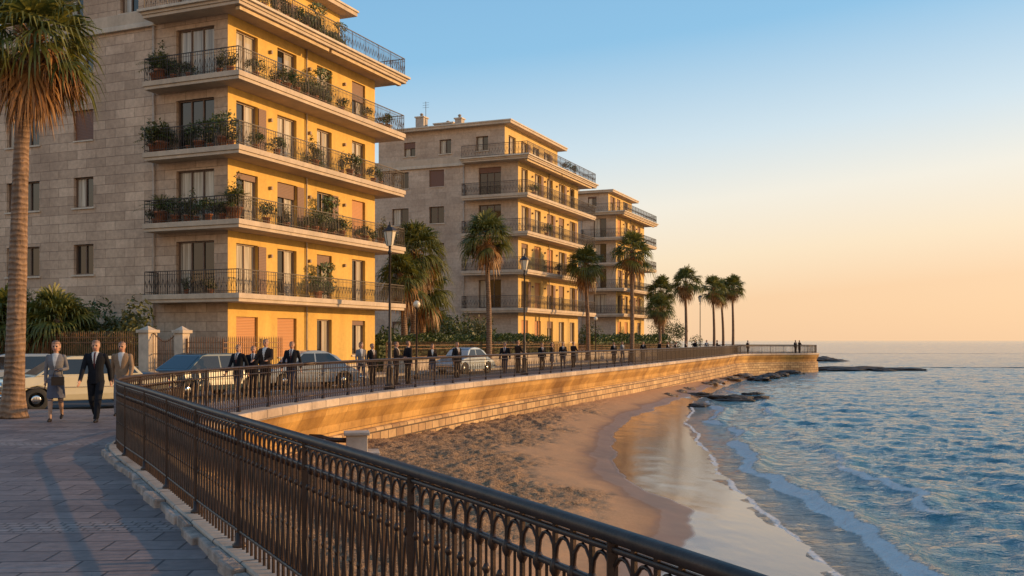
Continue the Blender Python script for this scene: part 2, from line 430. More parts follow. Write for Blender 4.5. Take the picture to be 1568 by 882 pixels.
w1_ = ramp(t, math_(t,'ADD',wa,math_(t,'MULTIPLY',math_(t,'SUBTRACT',n1,.5),.3)), [(.38,0),(.62,1)])
w2_ = ramp(t, wa, [(.655,0),(.75,1)])
cc = mix(t, w1_, dry, wetc)
t.links.new(cc, b.inputs['Base Color'])
ro = mix(t, w1_, (.9,)*3, (.6,)*3); ro = mix(t, w2_, ro, (.13,)*3)
t.links.new(ro, b.inputs['Roughness'])
t.links.new(mix(t, w2_, (.2,)*3, (.5,)*3), b.inputs['Specular IOR Level'])
inv = math_(t, 'SUBTRACT', 1.0, w1_)
hh = math_(t, 'MULTIPLY', noise(t, o, 22, 4, .7), math_(t, 'ADD', math_(t,'MULTIPLY',inv,math_(t,'ADD',ra,.15)), .02))
bp = bump(t, None, hh, 1.0, .045)
bump(t, b, noise(t, mapping(t, o, (1,.5,1)), 2.2, 3, .5), .12, .05, bp)
wv = np.clip(.5+(X-wet+.9)*.6, 0, .68); wv = np.where(X > wet-.05, np.clip(.68+(X-wet)*.6, .68, 1), wv*1.0)
wv = np.clip(np.where(X < wet-.9, .5+(X-wet+.9)*.25, wv), 0, 1)
grid_obj('beach_sand', X, Y, Z, {'wet': wv, 'rough': roughm}, m)

# sea
rows = [-60,-30,-10,0,5,8,10]; y = 11.0
while y < 9000:
    rows.append(y); y += max(.11, y*.0042 if y < 400 else y*.02)
rows = np.array(rows); cols = np.linspace(0, 1, 460)**1.15
Y = np.repeat(rows[:,None], len(cols), 1)
xl = np.where(rows < 145, sm(SH, rows)-5, -rows*1.6)[:,None]; xrr = (rows.clip(0)*.62+26)[:,None]+np.where(rows>300, rows*1.0, 0)[:,None]
X = xl+(xrr-xl)*cols[None]
dy = np.gradient(rows)[:,None]; dx = np.gradient(X, axis=1)
sp_ = np.maximum(dy, dx)
sd = X-sm(SH, Y)
Z = np.full_like(X, SEA)
rg = random.Random(5)
depthf = np.clip(sd/6, .15, 1)
wd = R(228)
for k in range(36):
    lam = .5*(1.10**k); lam = min(lam, 5)+rg.random()*.3
    an = wd+rg.gauss(0, .65); kx = math.cos(an)*2*math.pi/lam; ky = math.sin(an)*2*math.pi/lam*1.0
    amp = .0095*lam**.25
    wgt = np.clip(1.3-2.6*sp_/lam, 0, 1)
    ph = rg.random()*6.28+ (fbm(X*.25+k*3, Y*.25)*7)
    sn = np.sin(kx*X+ky*Y+ph)
    Z += amp*(1-np.abs(sn)*1.3 if k % 2 else sn)*wgt*depthf
wob = (fbm(Y*.16+X*0, X*0+4)-.47)*2.4+(fbm(Y*.6, X*0+8)-.47)*.7; wob2 = (fbm(Y*.23, X*0+14)-.47)*2.0+(fbm(Y*.8, X*0+18)-.47)*.6
brk = np.clip(fbm(Y*.3,X*0+30)*3-.5,0,1); brk2 = np.clip(fbm(Y*.2,X*0+50)*3-.6,0,1)
br1 = np.exp(-((sd-1.7-wob)/.35)**2)*brk
br2 = np.exp(-((sd-4.6-wob2)/.5)**2)*brk2
nearm = np.clip((95-Y)/30, 0, 1)
Z += (br1*.18+br2*.16)*nearm
foam = np.clip(np.exp(-((sd-.1-(wob*.4))/.12)**2)*.8 + np.exp(-((sd-1.4-wob)/.22)**2)*1.15*brk + np.exp(-((sd-.8-wob*.8)/.6)**2)*.40*brk+ np.exp(-((sd-4.35-wob2)/.2)**2)*.8*brk2+ np.exp(-((sd-3.7-wob2)/.5)**2)*.3*brk2, 0, 1.1)*nearm
Z = np.where(sd < .6, np.minimum(Z, SEA+.03), Z)
m, t, b = nt('sea_water'); o = objco(t)
fo = attr(t, 'foam'); sh = attr(t, 'shallow')
n1 = noise(t, mapping(t, o, (1, .8, 1), rot=(0,0,R(20))), 3.4, 6, .64, .6)
n2 = noise(t, mapping(t, o, (.6, 1.0, 1), rot=(0,0,R(-8))), 1.5, 5, .64, .4)
n4 = noise(t, mapping(t, o, (.12, .5, 1), rot=(0,0,R(-5))), .25, 4, .6, .3)
n3 = noise(t, o, 9, 3, .6)
deep = mix(t, n4, (.02,.10,.14), (.045,.17,.215))
base = mix(t, sh, deep, (.16,.125,.09))
fn = noise(t, o, 6.5, 6, .78, 1.4)
fm = ramp(t, math_(t, 'ADD', math_(t,'MULTIPLY',fo,.8), math_(t,'SUBTRACT',fn,.65)), [(.26,0),(.38,.95)])
t.links.new(mix(t, fm, base, (.66,.62,.58)), b.inputs['Base Color'])
t.links.new(mix(t, fm, (.06,)*3, (.7,)*3), b.inputs['Roughness'])
b.inputs['IOR'].default_value = 1.33
p0 = bump(t, None, n4, .25, .4); p1 = bump(t, None, n2, 1.0, .24, p0); p2 = bump(t, None, n1, .75, .09, p1); bump(t, b, math_(t,'ADD',n3,math_(t,'MULTIPLY',fm,.6)), .4, .03, p2)
grid_obj('sea_water', X, Y, Z, {'foam': foam, 'shallow': np.clip(1-sd/2.2, 0, 1)*nearm}, m)

# rocks
M['rock'] = simple('reef_rock', (.05,.04,.033), .7, var=.4, scale=2, bstr=.8, bdist=.05)
M['rock_l'] = simple('shore_rock', (.20,.14,.09), .8, var=.4, scale=2, bstr=.8, bdist=.05)
def rock(name, x, y, sx, sy, sz, mat='rock', z=SEA, seed=0):
    bm = bmesh.new(); bmesh.ops.create_icosphere(bm, subdivisions=4, radius=1)
    rr = random.Random(seed); ox = rr.random()*50
    for v in bm.verts:
        c = v.co.copy()
        n = fbm(np.array([c.x*1.7+ox]), np.array([c.y*1.7+c.z*2.1]), 4)[0]; n2 = fbm(np.array([c.x*5+ox]), np.array([c.y*5+c.z*4]), 2)[0]
        v.co = c*(.35+n*1.0+n2*.45)
        v.co = Vector((v.co.x*sx, v.co.y*sy, v.co.z*sz))
    me = bpy.data.meshes.new(name); bm.to_mesh(me); bm.free(); me.materials.append(M[mat])
    o = bpy.data.objects.new(name, me); COL.objects.link(o); o.location = (x, y, z); return o
for i, (x, y, sx, sy, sz) in enumerate([(45,132,5.5,2.2,.55),(51,131,3.6,1.2,.42),(47.5,128,1.6,1,.35),(58,190,6,3,.7),(64,205,3,3,.6),(14.6,66,1.6,1.0,.34),(16.6,67.5,1.0,.7,.26),(13,71.5,1.4,1.0,.26),(15.4,70,.7,.6,.2),(17.6,73,.8,.7,.22),
      (24.5,99,1.3,2,.4),(29,110,1.6,2,.45),(26.8,105,1.4,2.4,.4),(11.3,60,.7,.5,.2),(33,118,1.6,1.4,.45),(30.5,113.5,1.0,1.2,.35)]):
    rock('rock', x, y, sx, sy, sz, 'rock', seed=i)
for i, (x, y, sx) in enumerate([(17.0,86,.8),(21.6,98,1.0),(24.8,106,1.1),(13.4,76,.6),(10.6,67,.5),(12.2,72,.5),(18.6,90,.7)]):
    rock('rock', x, y, sx, sx*1.6, .3, 'rock_l', z=-2.15, seed=40+i)
# outlet block + pipe
mb = MB(['concrete','rail'])
mb.box(-.28,.28,-.3,.3,-.1,.5,'concrete'); mb.box(-.34,.34,-.36,.36,.5,.58,'concrete'); mb.box(-.6,.6,-.5,.5,-.3,.06,'concrete')
mb.tube([(-.28,0,.35),(-.7,0,.37),(-.95,.05,.45),(-1.25,.1,.46)], .07, 10, 'rail'); mb.box(-1.0,-.82,-.12,.16,-.2,.4,'concrete')
o = mb.obj('drain_outlet', bevel=.015); o.location = (-4.15,26.6,-1.3); o.rotation_euler = (0,0,R(10))

# ------------------------------------------------------------------ buildings
def obox(mb, O, S, Nn, s0, s1, d0, d1, z0, z1, mat):
    vs = []
    for z in (z0, z1):
        for s_, d in ((s0,d0),(s1,d0),(s1,d1),(s0,d1)):
            vs.append((O[0]+S[0]*s_+Nn[0]*d, O[1]+S[1]*s_+Nn[1]*d, z))
    mb.add(vs, [(0,3,2,1),(4,5,6,7),(0,1,5,4),(1,2,6,5),(2,3,7,6),(3,0,4,7)], mat)
def wall(mb, O, S, Nn, L, z0, z1, holes, mat, dep=.24):
    xs_ = sorted({0, L}|{h[0] for h in holes}|{h[1] for h in holes}); zs = sorted({z0, z1}|{h[2] for h in holes}|{h[3] for h in holes})
    pt = lambda s_, d, z: (O[0]+S[0]*s_+Nn[0]*d, O[1]+S[1]*s_+Nn[1]*d, z)
    for i in range(len(xs_)-1):
        for j in range(len(zs)-1):
            cx = (xs_[i]+xs_[i+1])/2; cz = (zs[j]+zs[j+1])/2
            if any(h[0] < cx < h[1] and h[2] < cz < h[3] for h in holes): continue
            mb.add([pt(xs_[i],0,zs[j]),pt(xs_[i+1],0,zs[j]),pt(xs_[i+1],0,zs[j+1]),pt(xs_[i],0,zs[j+1])], [(0,1,2,3)], mat)
    for h in holes:
        a, b_, c, d = h[:4]
        for q in ((pt(a,0,c),pt(a,-dep,c),pt(a,-dep,d),pt(a,0,d)),(pt(b_,0,c),pt(b_,-dep,c),pt(b_,-dep,d),pt(b_,0,d)),
                  (pt(a,0,c),pt(b_,0,c),pt(b_,-dep,c),pt(a,-dep,c)),(pt(a,0,d),pt(b_,0,d),pt(b_,-dep,d),pt(a,-dep,d))):
            mb.add(q, [(0,1,2,3)], mat)
        window(mb, O, S, Nn, h, dep)
def window(mb, O, S, Nn, h, dep):
    a, b_, c, d, kind = h
    if kind == 'shutter' or kind == 'shutter_b':
        obox(mb, O, S, Nn, a, b_, -dep, -dep+.12, c, d, kind); obox(mb, O, S, Nn, a-.0, b_, -.02, .05, c-.07, c-.003, 'trim'); return
    fr = 'framew' if kind[0] == 'w' else 'frame'
    k = kind.strip('w')
    w = .06
    obox(mb, O, S, Nn, a, a+w, -dep, -dep+.09, c, d, fr); obox(mb, O, S, Nn, b_-w, b_, -dep, -dep+.09, c, d, fr)
    obox(mb, O, S, Nn, a+w, b_-w, -dep, -dep+.09, d-w, d, fr); obox(mb, O, S, Nn, a+w, b_-w, -dep, -dep+.09, c, c+w, fr)
    n = 2 if (b_-a) < 1.9 else 3
    ww = (b_-a-2*w)/n
    for i in range(n):
        s0 = a+w+i*ww
        if i: obox(mb, O, S, Nn, s0-.03, s0+.03, -dep+.003, -dep+.08, c+w, d-w, fr)
        g = 'glass' if (k == 'dark' or (k == 'mix' and i != n-1)) else 'curtain'
        obox(mb, O, S, Nn, s0, s0+ww, -dep-.02, -dep+.02, c+w, d-w, g)
    if (k == 'mix' or k == 'dark') and (b_-a) < 2.05:
        rr_ = random.Random(int(a*100+c*37))
        if rr_.random() < .4: obox(mb, O, S, Nn, a+.01, b_-.01, -dep+.1, -dep+.14, d-(d-c)*rr_.uniform(.12,.45), d-.005, 'shutter_b')
    if (d-c) < 1.9: obox(mb, O, S, Nn, a-.08, b_+.08, -.01, .07, c-.08, c-.003, 'trim')
    elif kind[0] == 'w' and (int(a*10+c) % 2):
        obox(mb, O, S, Nn, b_+.01, b_+.55, .012, .05, c+.03, d-.03, 'shutter_b')
def brail(mb, path, z, h=1.0, sp=.125, orn=True):
    for i in range(len(path)-1):
        a = Vector((*path[i], z)); b_ = Vector((*path[i+1], z)); L = (b_-a).length; d = (b_-a)/L
        for zz, r in ((h,.026),(h-.14,.011),(.10,.014)):
            mb.bar(a+Vector((0,0,zz)), b_+Vector((0,0,zz)), r, 'iron')
        n = max(1, int(L/sp))
        for k in range(n+1):
            p = a+d*(L*k/n); mb.bar(p, p+Vector((0,0,h)), .010 if k % 10 else .02, 'iron')
            if orn and k < n:
                q = a+d*(L*(k+1)/n)
                if k % 2: mb.bar(p+Vector((0,0,.25)), q+Vector((0,0,.7)), .009, 'iron', 3)
                else: mb.bar(p+Vector((0,0,.7)), q+Vector((0,0,.25)), .009, 'iron', 3)
BM = ['stone','stone2','ochre','ochre2','slab','trim','shutter','shutter_b','frame','framew','glass','curtain','iron','chimney','awning']
def building(W, L, D, slabs, front, side, bal_side, sm_, fm_, bv=1.3, bu=.9, be=1.1, thick=.36, pent=None, fseed=1):
    rr_ = random.Random(fseed)
    root = empty('apartment_building', (W.x, W.y, 0), R(67))
    mb = MB(BM); F = ((0,0),(1,0),(0,-1)); Sd = ((0,0),(0,1),(-1,0))
    top = slabs[-1]; holesF = []; holesS = []
    kinds = ['wmix','wcurtain','wmix','wdark','shutter','wmix','wcurtain']
    for fi, z in enumerate([None]+slabs[:-1]):
        for k, (a, b_) in enumerate(front):
            if fi == 0:
                holesF.append((a, b_, slabs[0]-2.75, slabs[0]-.95, 'shutter' if k < 2 else 'wmix'))
            else: holesF.append((a, b_, z+.06, z+2.25, kinds[rr_.randrange(7)] ))
        for k, (a, b_, big) in enumerate(side):
            if fi == 0:
                if k > 0: holesS.append((a, b_, slabs[0]-2.4, slabs[0]-1.0, 'mix'))
            elif big: holesS.append((a, b_, z+.06, z+2.35, rr_.choice(['dark','mix','curtain','mix'])))
            else: holesS.append((a, b_, z+1.05, z+2.45, rr_.choice(['mix','mix','shutter_b','dark'])))
    wall(mb, *F, L, -.12, top-.001, holesF, fm_)
    wall(mb, *Sd, D, -.12, top-.001, holesS, sm_)
    mb.add([(L,0,-.12),(L,D,-.12),(L,D,top),(L,0,top)], [(0,1,2,3)], fm_)
    mb.add([(0,D,-.12),(L,D,-.12),(L,D,top),(0,D,top)], [(0,1,2,3)], sm_)
    obox(mb, *F, -.05, L+.03, .0, .05, -.12, .5, 'trim'); obox(mb, *Sd, -.0, D, .0, .05, -.12, .5, 'trim')
    mb.bar((-.09, bal_side+.1, -.1), (-.09, bal_side+.1, top-.3), .05, 'chimney', 8)
    mb.bar((L*.47, -.07, -.1), (L*.47, -.07, top-.3), .04, 'chimney', 6)
    for z in slabs[:-1]:
        for k in range(len(front)-1):
            c = (front[k][1]+front[k+1][0])/2+.15
            mb.box(c-.05, c+.05, -.14, -.003, z+1.78, z+1.93, 'framew')
    mb.obj('walls_and_windows', root)
    ms = MB(['slab','trim','awning'])
    for i, z in enumerate(slabs):
        e = .0 if i < len(slabs)-1 else .08
        def Lp(g): return [(-bu-e+g,-bv-e+g),(L+be+e-g,-bv-e+g),(L+be+e-g,3.2-g),(L+.004,3.2-g),(L+.004,-.004),(-.004,-.004),(-.004,bal_side-g),(-bu-e+g,bal_side-g)]
        ms.prism(Lp(0), z-.22, z, 'slab'); ms.prism(Lp(.06), z-thick, z-.2215, 'slab')
        if i == len(slabs)-1:
            ms.prism(Lp(-.12), z-.10, z+.02, 'trim')
            for a, b_ in ((-.7, L*.5-.1), (L*.5+.1, L+.8)):
                ms.box(a, b_, -bv+.12, -bv+.34, z-thick-.17, z-thick-.01, 'awning')
    z = top
    ms.prism([(0,0),(L,0),(L,D),(0,D)], z-.3, z+.002, 'slab')
    ms.box(-.18, .06, bal_side+.02, D+.1, z-.42, z-.2, 'trim'); ms.box(-.06, .1, bal_side+.02, D, z-.2, z+.35, 'slab')
    ms.obj('balcony_slabs', root, bevel=.015)
    mr = MB(['iron'])
    for i, z in enumerate(slabs):
        pa = [(-.03, bal_side-.08), (-bu+.08, bal_side-.08), (-bu+.08, -bv+.08), (L+be-.08, -bv+.08), (L+be-.08, 3.1), (L+.05, 3.1)]
        if i == len(slabs)-1: pa = [(-bu+.05, bal_side-.08), (-bu+.05, -bv+.05), (L+be-.05, -bv+.05), (L+be-.05, 3.1), (L-.5, 3.1)]
        brail(mr, pa, z)
    mr.obj('balcony_railings', root)
    if pent:
        u0, u1, v0, v1, hz = pent
        mp = MB(BM)
        hf = [(u, u+1.5, top+.1, top+2.2, 'wmix') for u in np.arange(.8, (u1-u0)-1.8, 2.7)]
        wall(mp, (u0,v0), (1,0), (0,-1), u1-u0, top, top+hz, hf, fm_)
        wall(mp, (u0,v0), (0,1), (-1,0), v1-v0, top, top+hz, [(v, v+1.1, top+.9, top+2.1, 'mix') for v in np.arange(1.5, (v1-v0)-1.6, 3.4)], sm_)
        mp.add([(u1,v0,top),(u1,v1,top),(u1,v1,top+hz),(u1,v0,top+hz)], [(0,1,2,3)], fm_)
        mp.obj('penthouse_walls', root)
        mq = MB(['slab','trim','chimney','iron'])
        mq.box(u0-.55, u1+.55, v0-.75, v1+.3, top+hz, top+hz+.2, 'slab'); mq.box(u0-.62, u1+.62, v0-.82, v1+.35, top+hz+.2015, top+hz+.3, 'trim')
        for (cu, cv, ch, cw) in ((1.2, v0+4.2, .5, .3), (1.2, v0+7.8, .9, .38), (1.0, v1-.8, .5, .3), (3, v0+6.2, .5, .9)):
            mq.box(cu-cw, cu+cw, cv-cw, cv+cw, top+hz+.3, top+hz+.3+ch, 'chimney'); mq.box(cu-cw-.08, cu+cw+.08, cv-cw-.08, cv+cw+.08, top+hz+.3+ch+.001, top+hz+.4+ch, 'trim')
            mq.lathe((cu,cv,top+hz+.4+ch), [(.12,0),(.12,.25),(.18,.26),(.02,.36)], 8, 'chimney')
        mq.bar((1.2, v0+7.4, top+hz+.3), (1.2, v0+7.4, top+hz+2.6), .022, 'iron')
        for q in (2.1, 2.3, 2.5): mq.bar((1.2, v0+7.1, top+hz+q), (1.2, v0+7.7, top+hz+q), .012, 'iron')
        mq.obj('penthouse_roof', root)
    return root
b1 = building(W1, 12.2, 22, [3.7,6.8,9.9,13.0,16.1], [(.56,2.06),(3.5,5.0),(6.7,8.0),(9.9,11.2)],
         [(.73,2.81,True),(7.63,8.84,False),(11.0,13.15,False),(16,17.3,False)], 3.9, 'stone', 'ochre', pent=(1.2,10.6,1.2,15,2.9), fseed=4)
b2 = building(W2, 14.6, 24, [4.3,7.35,10.4,13.45,16.5], [(.7,2.1),(3.6,5.0),(6.5,7.9),(9.4,10.8),(12.3,13.6)],
         [(1.5,3.5,True),(6.65,8.05,False),(10,11.6,False),(14,15.4,False),(18,19.4,False)], 4.7, 'stone2', 'ochre2', bv=1.2, be=1.8, pent=(1.0,13.4,1.6,13.5,2.9), fseed=9)
b3 = building(W3, 12.6, 20, [4.9,7.95,11.0,14.05,17.1], [(.7,2.1),(3.6,5.0),(6.5,7.9),(9.4,10.8)],
         [(1.2,2.8,True),(5.2,6.4,False),(9,10.2,False),(14,15.2,False)], 4.2, 'stone2', 'ochre2', bv=1.3, be=1.6, pent=(.8,11,1.2,10,2.5), fseed=12)

# ------------------------------------------------------------------ fences & walls
M['gatepier'] = simple('gate_pier_stone', (.50,.40,.30), .8, var=.2, scale=2, bstr=.3)
M['fenceiron'] = simple('fence_iron', (.20,.095,.04), .6, .2, var=.3)
def fence(name, a, b_, hw=.5, ht=2.1, sp=.11, z=-.12):
    a = Vector((*a, z)); b_ = Vector((*b_, z)); L = (b_-a).length; d = (b_-a)/L; n = Vector((d.y,-d.x,0))*.16
    mf = MB(['gatepier','fenceiron'])
    mf.add([a-n,a+n,b_+n,b_-n]+[p+Vector((0,0,hw)) for p in (a-n,a+n,b_+n,b_-n)], [(0,3,2,1),(4,5,6,7),(0,1,5,4),(1,2,6,5),(2,3,7,6),(3,0,4,7)], 'gatepier')
    n2 = n*1.25
    mf.add([p+Vector((0,0,hw+.002)) for p in (a-n2,a+n2,b_+n2,b_-n2)]+[p+Vector((0,0,hw+.08)) for p in (a-n2,a+n2,b_+n2,b_-n2)], [(0,3,2,1),(4,5,6,7),(0,1,5,4),(1,2,6,5),(2,3,7,6),(3,0,4,7)], 'gatepier')
    for zz in (hw+.2, ht-.15, ht-.35): mf.bar(a+Vector((0,0,zz)), b_+Vector((0,0,zz)), .02, 'fenceiron')
    k = int(L/sp)
    for i in range(k+1):
        p = a+d*(L*i/k); mf.bar(p+Vector((0,0,hw)), p+Vector((0,0,ht)), .018 if i % 20 else .04, 'fenceiron'); mf.bar(p+Vector((0,0,ht)), p+Vector((0,0,ht+.1)), .02, 'fenceiron', 4, .002)
    return mf.obj(name)
def vadd(p, k, vec=V): q = Vector((*p, 0))+vec*k; return (q.x, q.y)
gp1 = (-13.9,38.0); gp2 = vadd(gp1, -1.65)
fence('iron_fence', vadd(gp1, .35), vadd(gp1, 30), .75)
gp3 = vadd(gp2, -1.9)
def pier(p, h=2.35, w=.3):
    mp = MB(['gatepier']); mp.box(-w,w,-w,w,-.12,h-.12,'gatepier'); mp.box(-w-.05,w+.05,-w-.05,w+.05,-.12,.25,'gatepier'); mp.box(-w-.07,w+.07,-w-.07,w+.07,h-.118,h,'gatepier')
    mp.add([(-w,-w,h+.002),(w,-w,h+.002),(w,w,h+.002),(-w,w,h+.002),(0,0,h+.16)], [(0,1,4),(1,2,4),(2,3,4),(3,0,4)], 'gatepier')
    o = mp.obj('gate_pier', bevel=.012); o.location = (*p, 0); o.rotation_euler = (0,0,R(67))
pier(gp1, 2.12, .24); pier(gp2, 2.1, .2)
def gate(a, b_):
    mg = MB(['fenceiron']); a = Vector((*a,0)); b_ = Vector((*b_,0)); L = (b_-a).length; d = (b_-a)/L
    for zz in (.05,.5,1.2): mg.bar(a+Vector((0,0,zz)), b_+Vector((0,0,zz)), .022, 'fenceiron')
    k = int(L/.1); pts = []
    for i in range(k+1):
        u_ = i/k; h = 1.65+.35*abs(2*u_-1)**1.5; p = a+d*(L*u_); pts.append(p+Vector((0,0,h))); mg.bar(p, p+Vector((0,0,h+.08)), .013, 'fenceiron')
    mg.tube(pts, .02, 5, 'fenceiron'); mg.obj('garden_gate')
gate(vadd(gp1,-.27), vadd(gp2,.23)); fence('iron_fence', vadd(gp2,-.24), gp3, .35, 1.9)
fence('iron_fence', gp3, vadd(gp3, 3.6, U), .35, 1.9)
fence('iron_fence', w1(12.4,-.6), w1(40.0,-.8), .7, 1.7, .14)
def w2(u, v): p = W2+U*u+V*v; return (p.x, p.y)
fence('iron_fence', w2(-2,-2.6), w2(42,-2.6), .8, 1.5, .2)
def leafblob(mbx, c, r, n, size, mat, seed):
    rr_ = random.Random(seed)
    lobes = [(Vector((rr_.gauss(0,.45),rr_.gauss(0,.45),rr_.gauss(0,.35))), rr_.uniform(.4,.7)) for _ in range(7)]
    for i in range(n):
        lc, lr = rr_.choice(lobes)
        d = Vector((rr_.gauss(0,1),rr_.gauss(0,1),rr_.gauss(0,1))).normalized()
        p = lc+d*lr*rr_.uniform(.6,1.08)
        if p.z < -1: p.z = -1
        p = Vector((c[0]+p.x*r[0], c[1]+p.y*r[1], c[2]+p.z*r[2]))
        ax = (d+Vector((rr_.gauss(0,.6),rr_.gauss(0,.6),rr_.gauss(0,.6)))).normalized()
        t1 = ax.orthogonal().normalized(); t2 = ax.cross(t1); an = rr_.random()*6.28
        a = t1*math.cos(an)+t2*math.sin(an); b_ = ax.cross(a); s_ = size*rr_.uniform(.6,1.3)
        mbx.add([p-a*s_, p+b_*s_*.42, p+a*s_, p-b_*s_*.42], [(0,1,2,3)], mat)
def hedge(name, a, b_, h, w, dens, size, mat='leaf', seed=1, z=-.1):
    mh = MB([mat]); a = Vector((*a,z)); b_ = Vector((*b_,z)); L = (b_-a).length; d = (b_-a)/L; n = Vector((d.y,-d.x,0)); rr_ = random.Random(seed)
    for i in range(int(L*dens)):
        s_ = rr_.random()*L; hh_ = h*(.8+.35*float(fbm(np.array([s_*.6+seed*7]), np.array([2.0]))[0]))
        e = rr_.random()
        if e < .55: q = n*w*rr_.choice((-1,1))*rr_.uniform(.75,1.1); zz = rr_.random()*hh_
        else: q = n*w*rr_.uniform(-1,1); zz = hh_*rr_.uniform(.88,1.12)
        p = a+d*s_+q+Vector((0,0,zz)); ax = Vector((rr_.gauss(0,1),rr_.gauss(0,1),rr_.gauss(0,1))).normalized(); t1 = ax.orthogonal().normalized(); t2 = ax.cross(t1); s2 = size*rr_.uniform(.6,1.4)
        mh.add([p-t1*s2,p+t2*s2*.45,p+t1*s2,p-t2*s2*.45], [(0,1,2,3)], mat)
    nn = n*w*.7
    mh.add([a-nn,a+nn,b_+nn,b_-nn]+[p+Vector((0,0,h*.78)) for p in (a-nn,a+nn,b_+nn,b_-nn)], [(4,5,6,7),(0,1,5,4),(1,2,6,5),(2,3,7,6),(3,0,4,7)], mat)
    return mh.obj(name)
hedge('hedge', vadd(vadd(gp1,.6), .8, U), vadd(vadd(gp1,26), .8, U), 2.1, .4, 420, .07, 'leaf2', 2)
hedge('hedge', w1(12.6,.3), w1(38.5,.1), 2.0, .45, 380, .10, 'leaf', 3)
hedge('hedge', w2(15.5,-.8), w2(44,-1.0), 2.2, .6, 240, .14, 'leaf', 5)

# plants
def plantmesh(seed, mat, pot=True, r=.45, h=.55, n=460, size=.07, flowers=0):
    mp = MB(['terracotta', mat, 'flower'])
    z0 = 0
    if pot: mp.lathe((0,0,0), [(.14,0),(.2,.3),(.23,.3),(.23,.36),(.18,.36)], 12, 'terracotta'); z0 = .36
    leafblob(mp, (0,0,z0+h*.75), (r,r,h), n, size, mat, seed)
    rr_ = random.Random(seed)
    for i in range(flowers):
        d = Vector((rr_.gauss(0,1),rr_.gauss(0,1),abs(rr_.gauss(0,1)))).normalized(); c = Vector((0,0,z0+h*.7))+Vector((d.x*r,d.y*r,d.z*h))
        mp.add([c+Vector((.03,0,0)),c+Vector((0,.03,.01)),c+Vector((-.03,0,.02)),c+Vector((0,-.03,.03))], [(0,1,2,3)], 'flower')
    return mp.obj('potted_plant', data_only=True)
def spiky(seed, n=26, L=.9, mat='palm', pot=True):
    mp = MB(['terracotta', mat]); rr_ = random.Random(seed); z0 = 0
    if pot: mp.lathe((0,0,0), [(.15,0),(.22,.34),(.25,.34),(.25,.4),(.18,.4)], 12, 'terracotta'); z0 = .38
    for i in range(n):
        az = i*2.4; el = rr_.uniform(.2,1.35); d = Vector((math.cos(az)*math.cos(el), math.sin(az)*math.cos(el), math.sin(el))); sd_ = Vector((-math.sin(az), math.cos(az), 0))
        pts = [Vector((0,0,z0+.1))+d*L*u_-Vector((0,0,.45*L*u_*u_)) for u_ in (0,.25,.5,.75,1)]
        for k in range(4):
            p, q = pts[k], pts[k+1]
            mp.add([p-sd_*.012,p+sd_*.012,q+sd_*.012,q-sd_*.012], [(0,1,2,3)], mat)
            for j in range(3):
                e = p.lerp(q, j/3); w_ = L*.22*(1-abs((k+j/3)/4-.45))
                for sg in (-1,1):
                    tp = e+sd_*sg*w_+(q-p)*.5-Vector((0,0,.03)); mp.add([e,e+(q-p)*.16,tp], [(0,1,2)], mat)
    return mp.obj('potted_palm', data_only=True)
PL = [plantmesh(1,'leaf'), plantmesh(2,'leaf2',r=.38,h=.5), plantmesh(3,'leaf',r=.5,h=.4,flowers=25), plantmesh(4,'leaf2',r=.32,h=.7), plantmesh(8,'leaf',r=.95,h=.52,n=1700)]
SPK = spiky(5)
rp = random.Random(11)
def put(me, W, u, v, z, s=1.0, nm='potted_plant', sc=None, rz=None):
    p = W+U*u+V*v; return inst(nm, me, (p.x, p.y, z), rp.random()*6.28 if rz is None else rz, sc or (s, s, s*rp.uniform(.9,1.15)))
for zf, dens in ((6.8,.85),(9.9,.75),(13.0,.85)):
    for v in np.arange(-.6, 3.7, .6):
        if rp.random() < dens: put(rp.choice(PL[:4]), W1, -.48, v+rp.uniform(-.15,.15), zf, rp.uniform(.55,1.2))
    put(SPK, W1, -.5, 3.2, zf, 1.35, 'potted_palm')
    for u in np.arange(.6, 12.6, .75):
        if rp.random() < .65: put(rp.choice(PL[:4]), W1, u, -1.0, zf, rp.uniform(.45,.95))
put(SPK, W1, -.45, -.7, 6.8, 1.5, 'potted_palm')
for u, z, s in ((5.6,13.0,1.15),(6.2,6.8,1.2),(5.9,3.7,1.1),(5.7,9.9,.6),(5.2,16.1,1.1),(7.3,16.1,.9)): put(PL[4], W1, u, -.62, z, sc=(1.4*s, .6*s, s), rz=R(67))
for u in np.arange(.4, 6, .8): put(rp.choice(PL[:4]), W1, u, -.9, 16.1, .8)
for v in (.5, 1.8): put(PL[1], W1, -.5, v, 3.7, .6)
for u, v, z in ((1,-.9,13.45),(4,-.9,10.4),(7,-.9,7.35),(9,-.9,16.5),(11,-.9,16.5),(-.4,2,10.4)): put(PL[0], W2, u, v, z, .8)
def shrub(x, y, r, h, seed, mat='leaf', z=-.1, n=1700, size=.12):
    ms = MB([mat]); leafblob(ms, (0,0,h*.55), (r,r,h*.55), n, size, mat, seed); o = ms.obj('garden_shrub'); o.location = (x,y,z)
for i, (px, D, r, h) in enumerate([(185,41,1.1,2.9),(205,41.6,.8,2.9),(25,42,1.5,3.5),(150,42.5,1.0,2.8),(172,42.6,.9,3.1),(-5,42,1.4,3.3),(720,70,1.6,4.0),(690,66,1.2,3.0),(735,74,1.5,3.6),(600,57,1.3,2.6),(1010,122,1.8,4),(1035,128,2,3.6),(900,105,1.6,3.4),(915,100,1.2,2.6)]):
    shrub((px-784)/1524*D, D, r, h, 60+i, 'leaf' if i % 2 else 'leaf2')

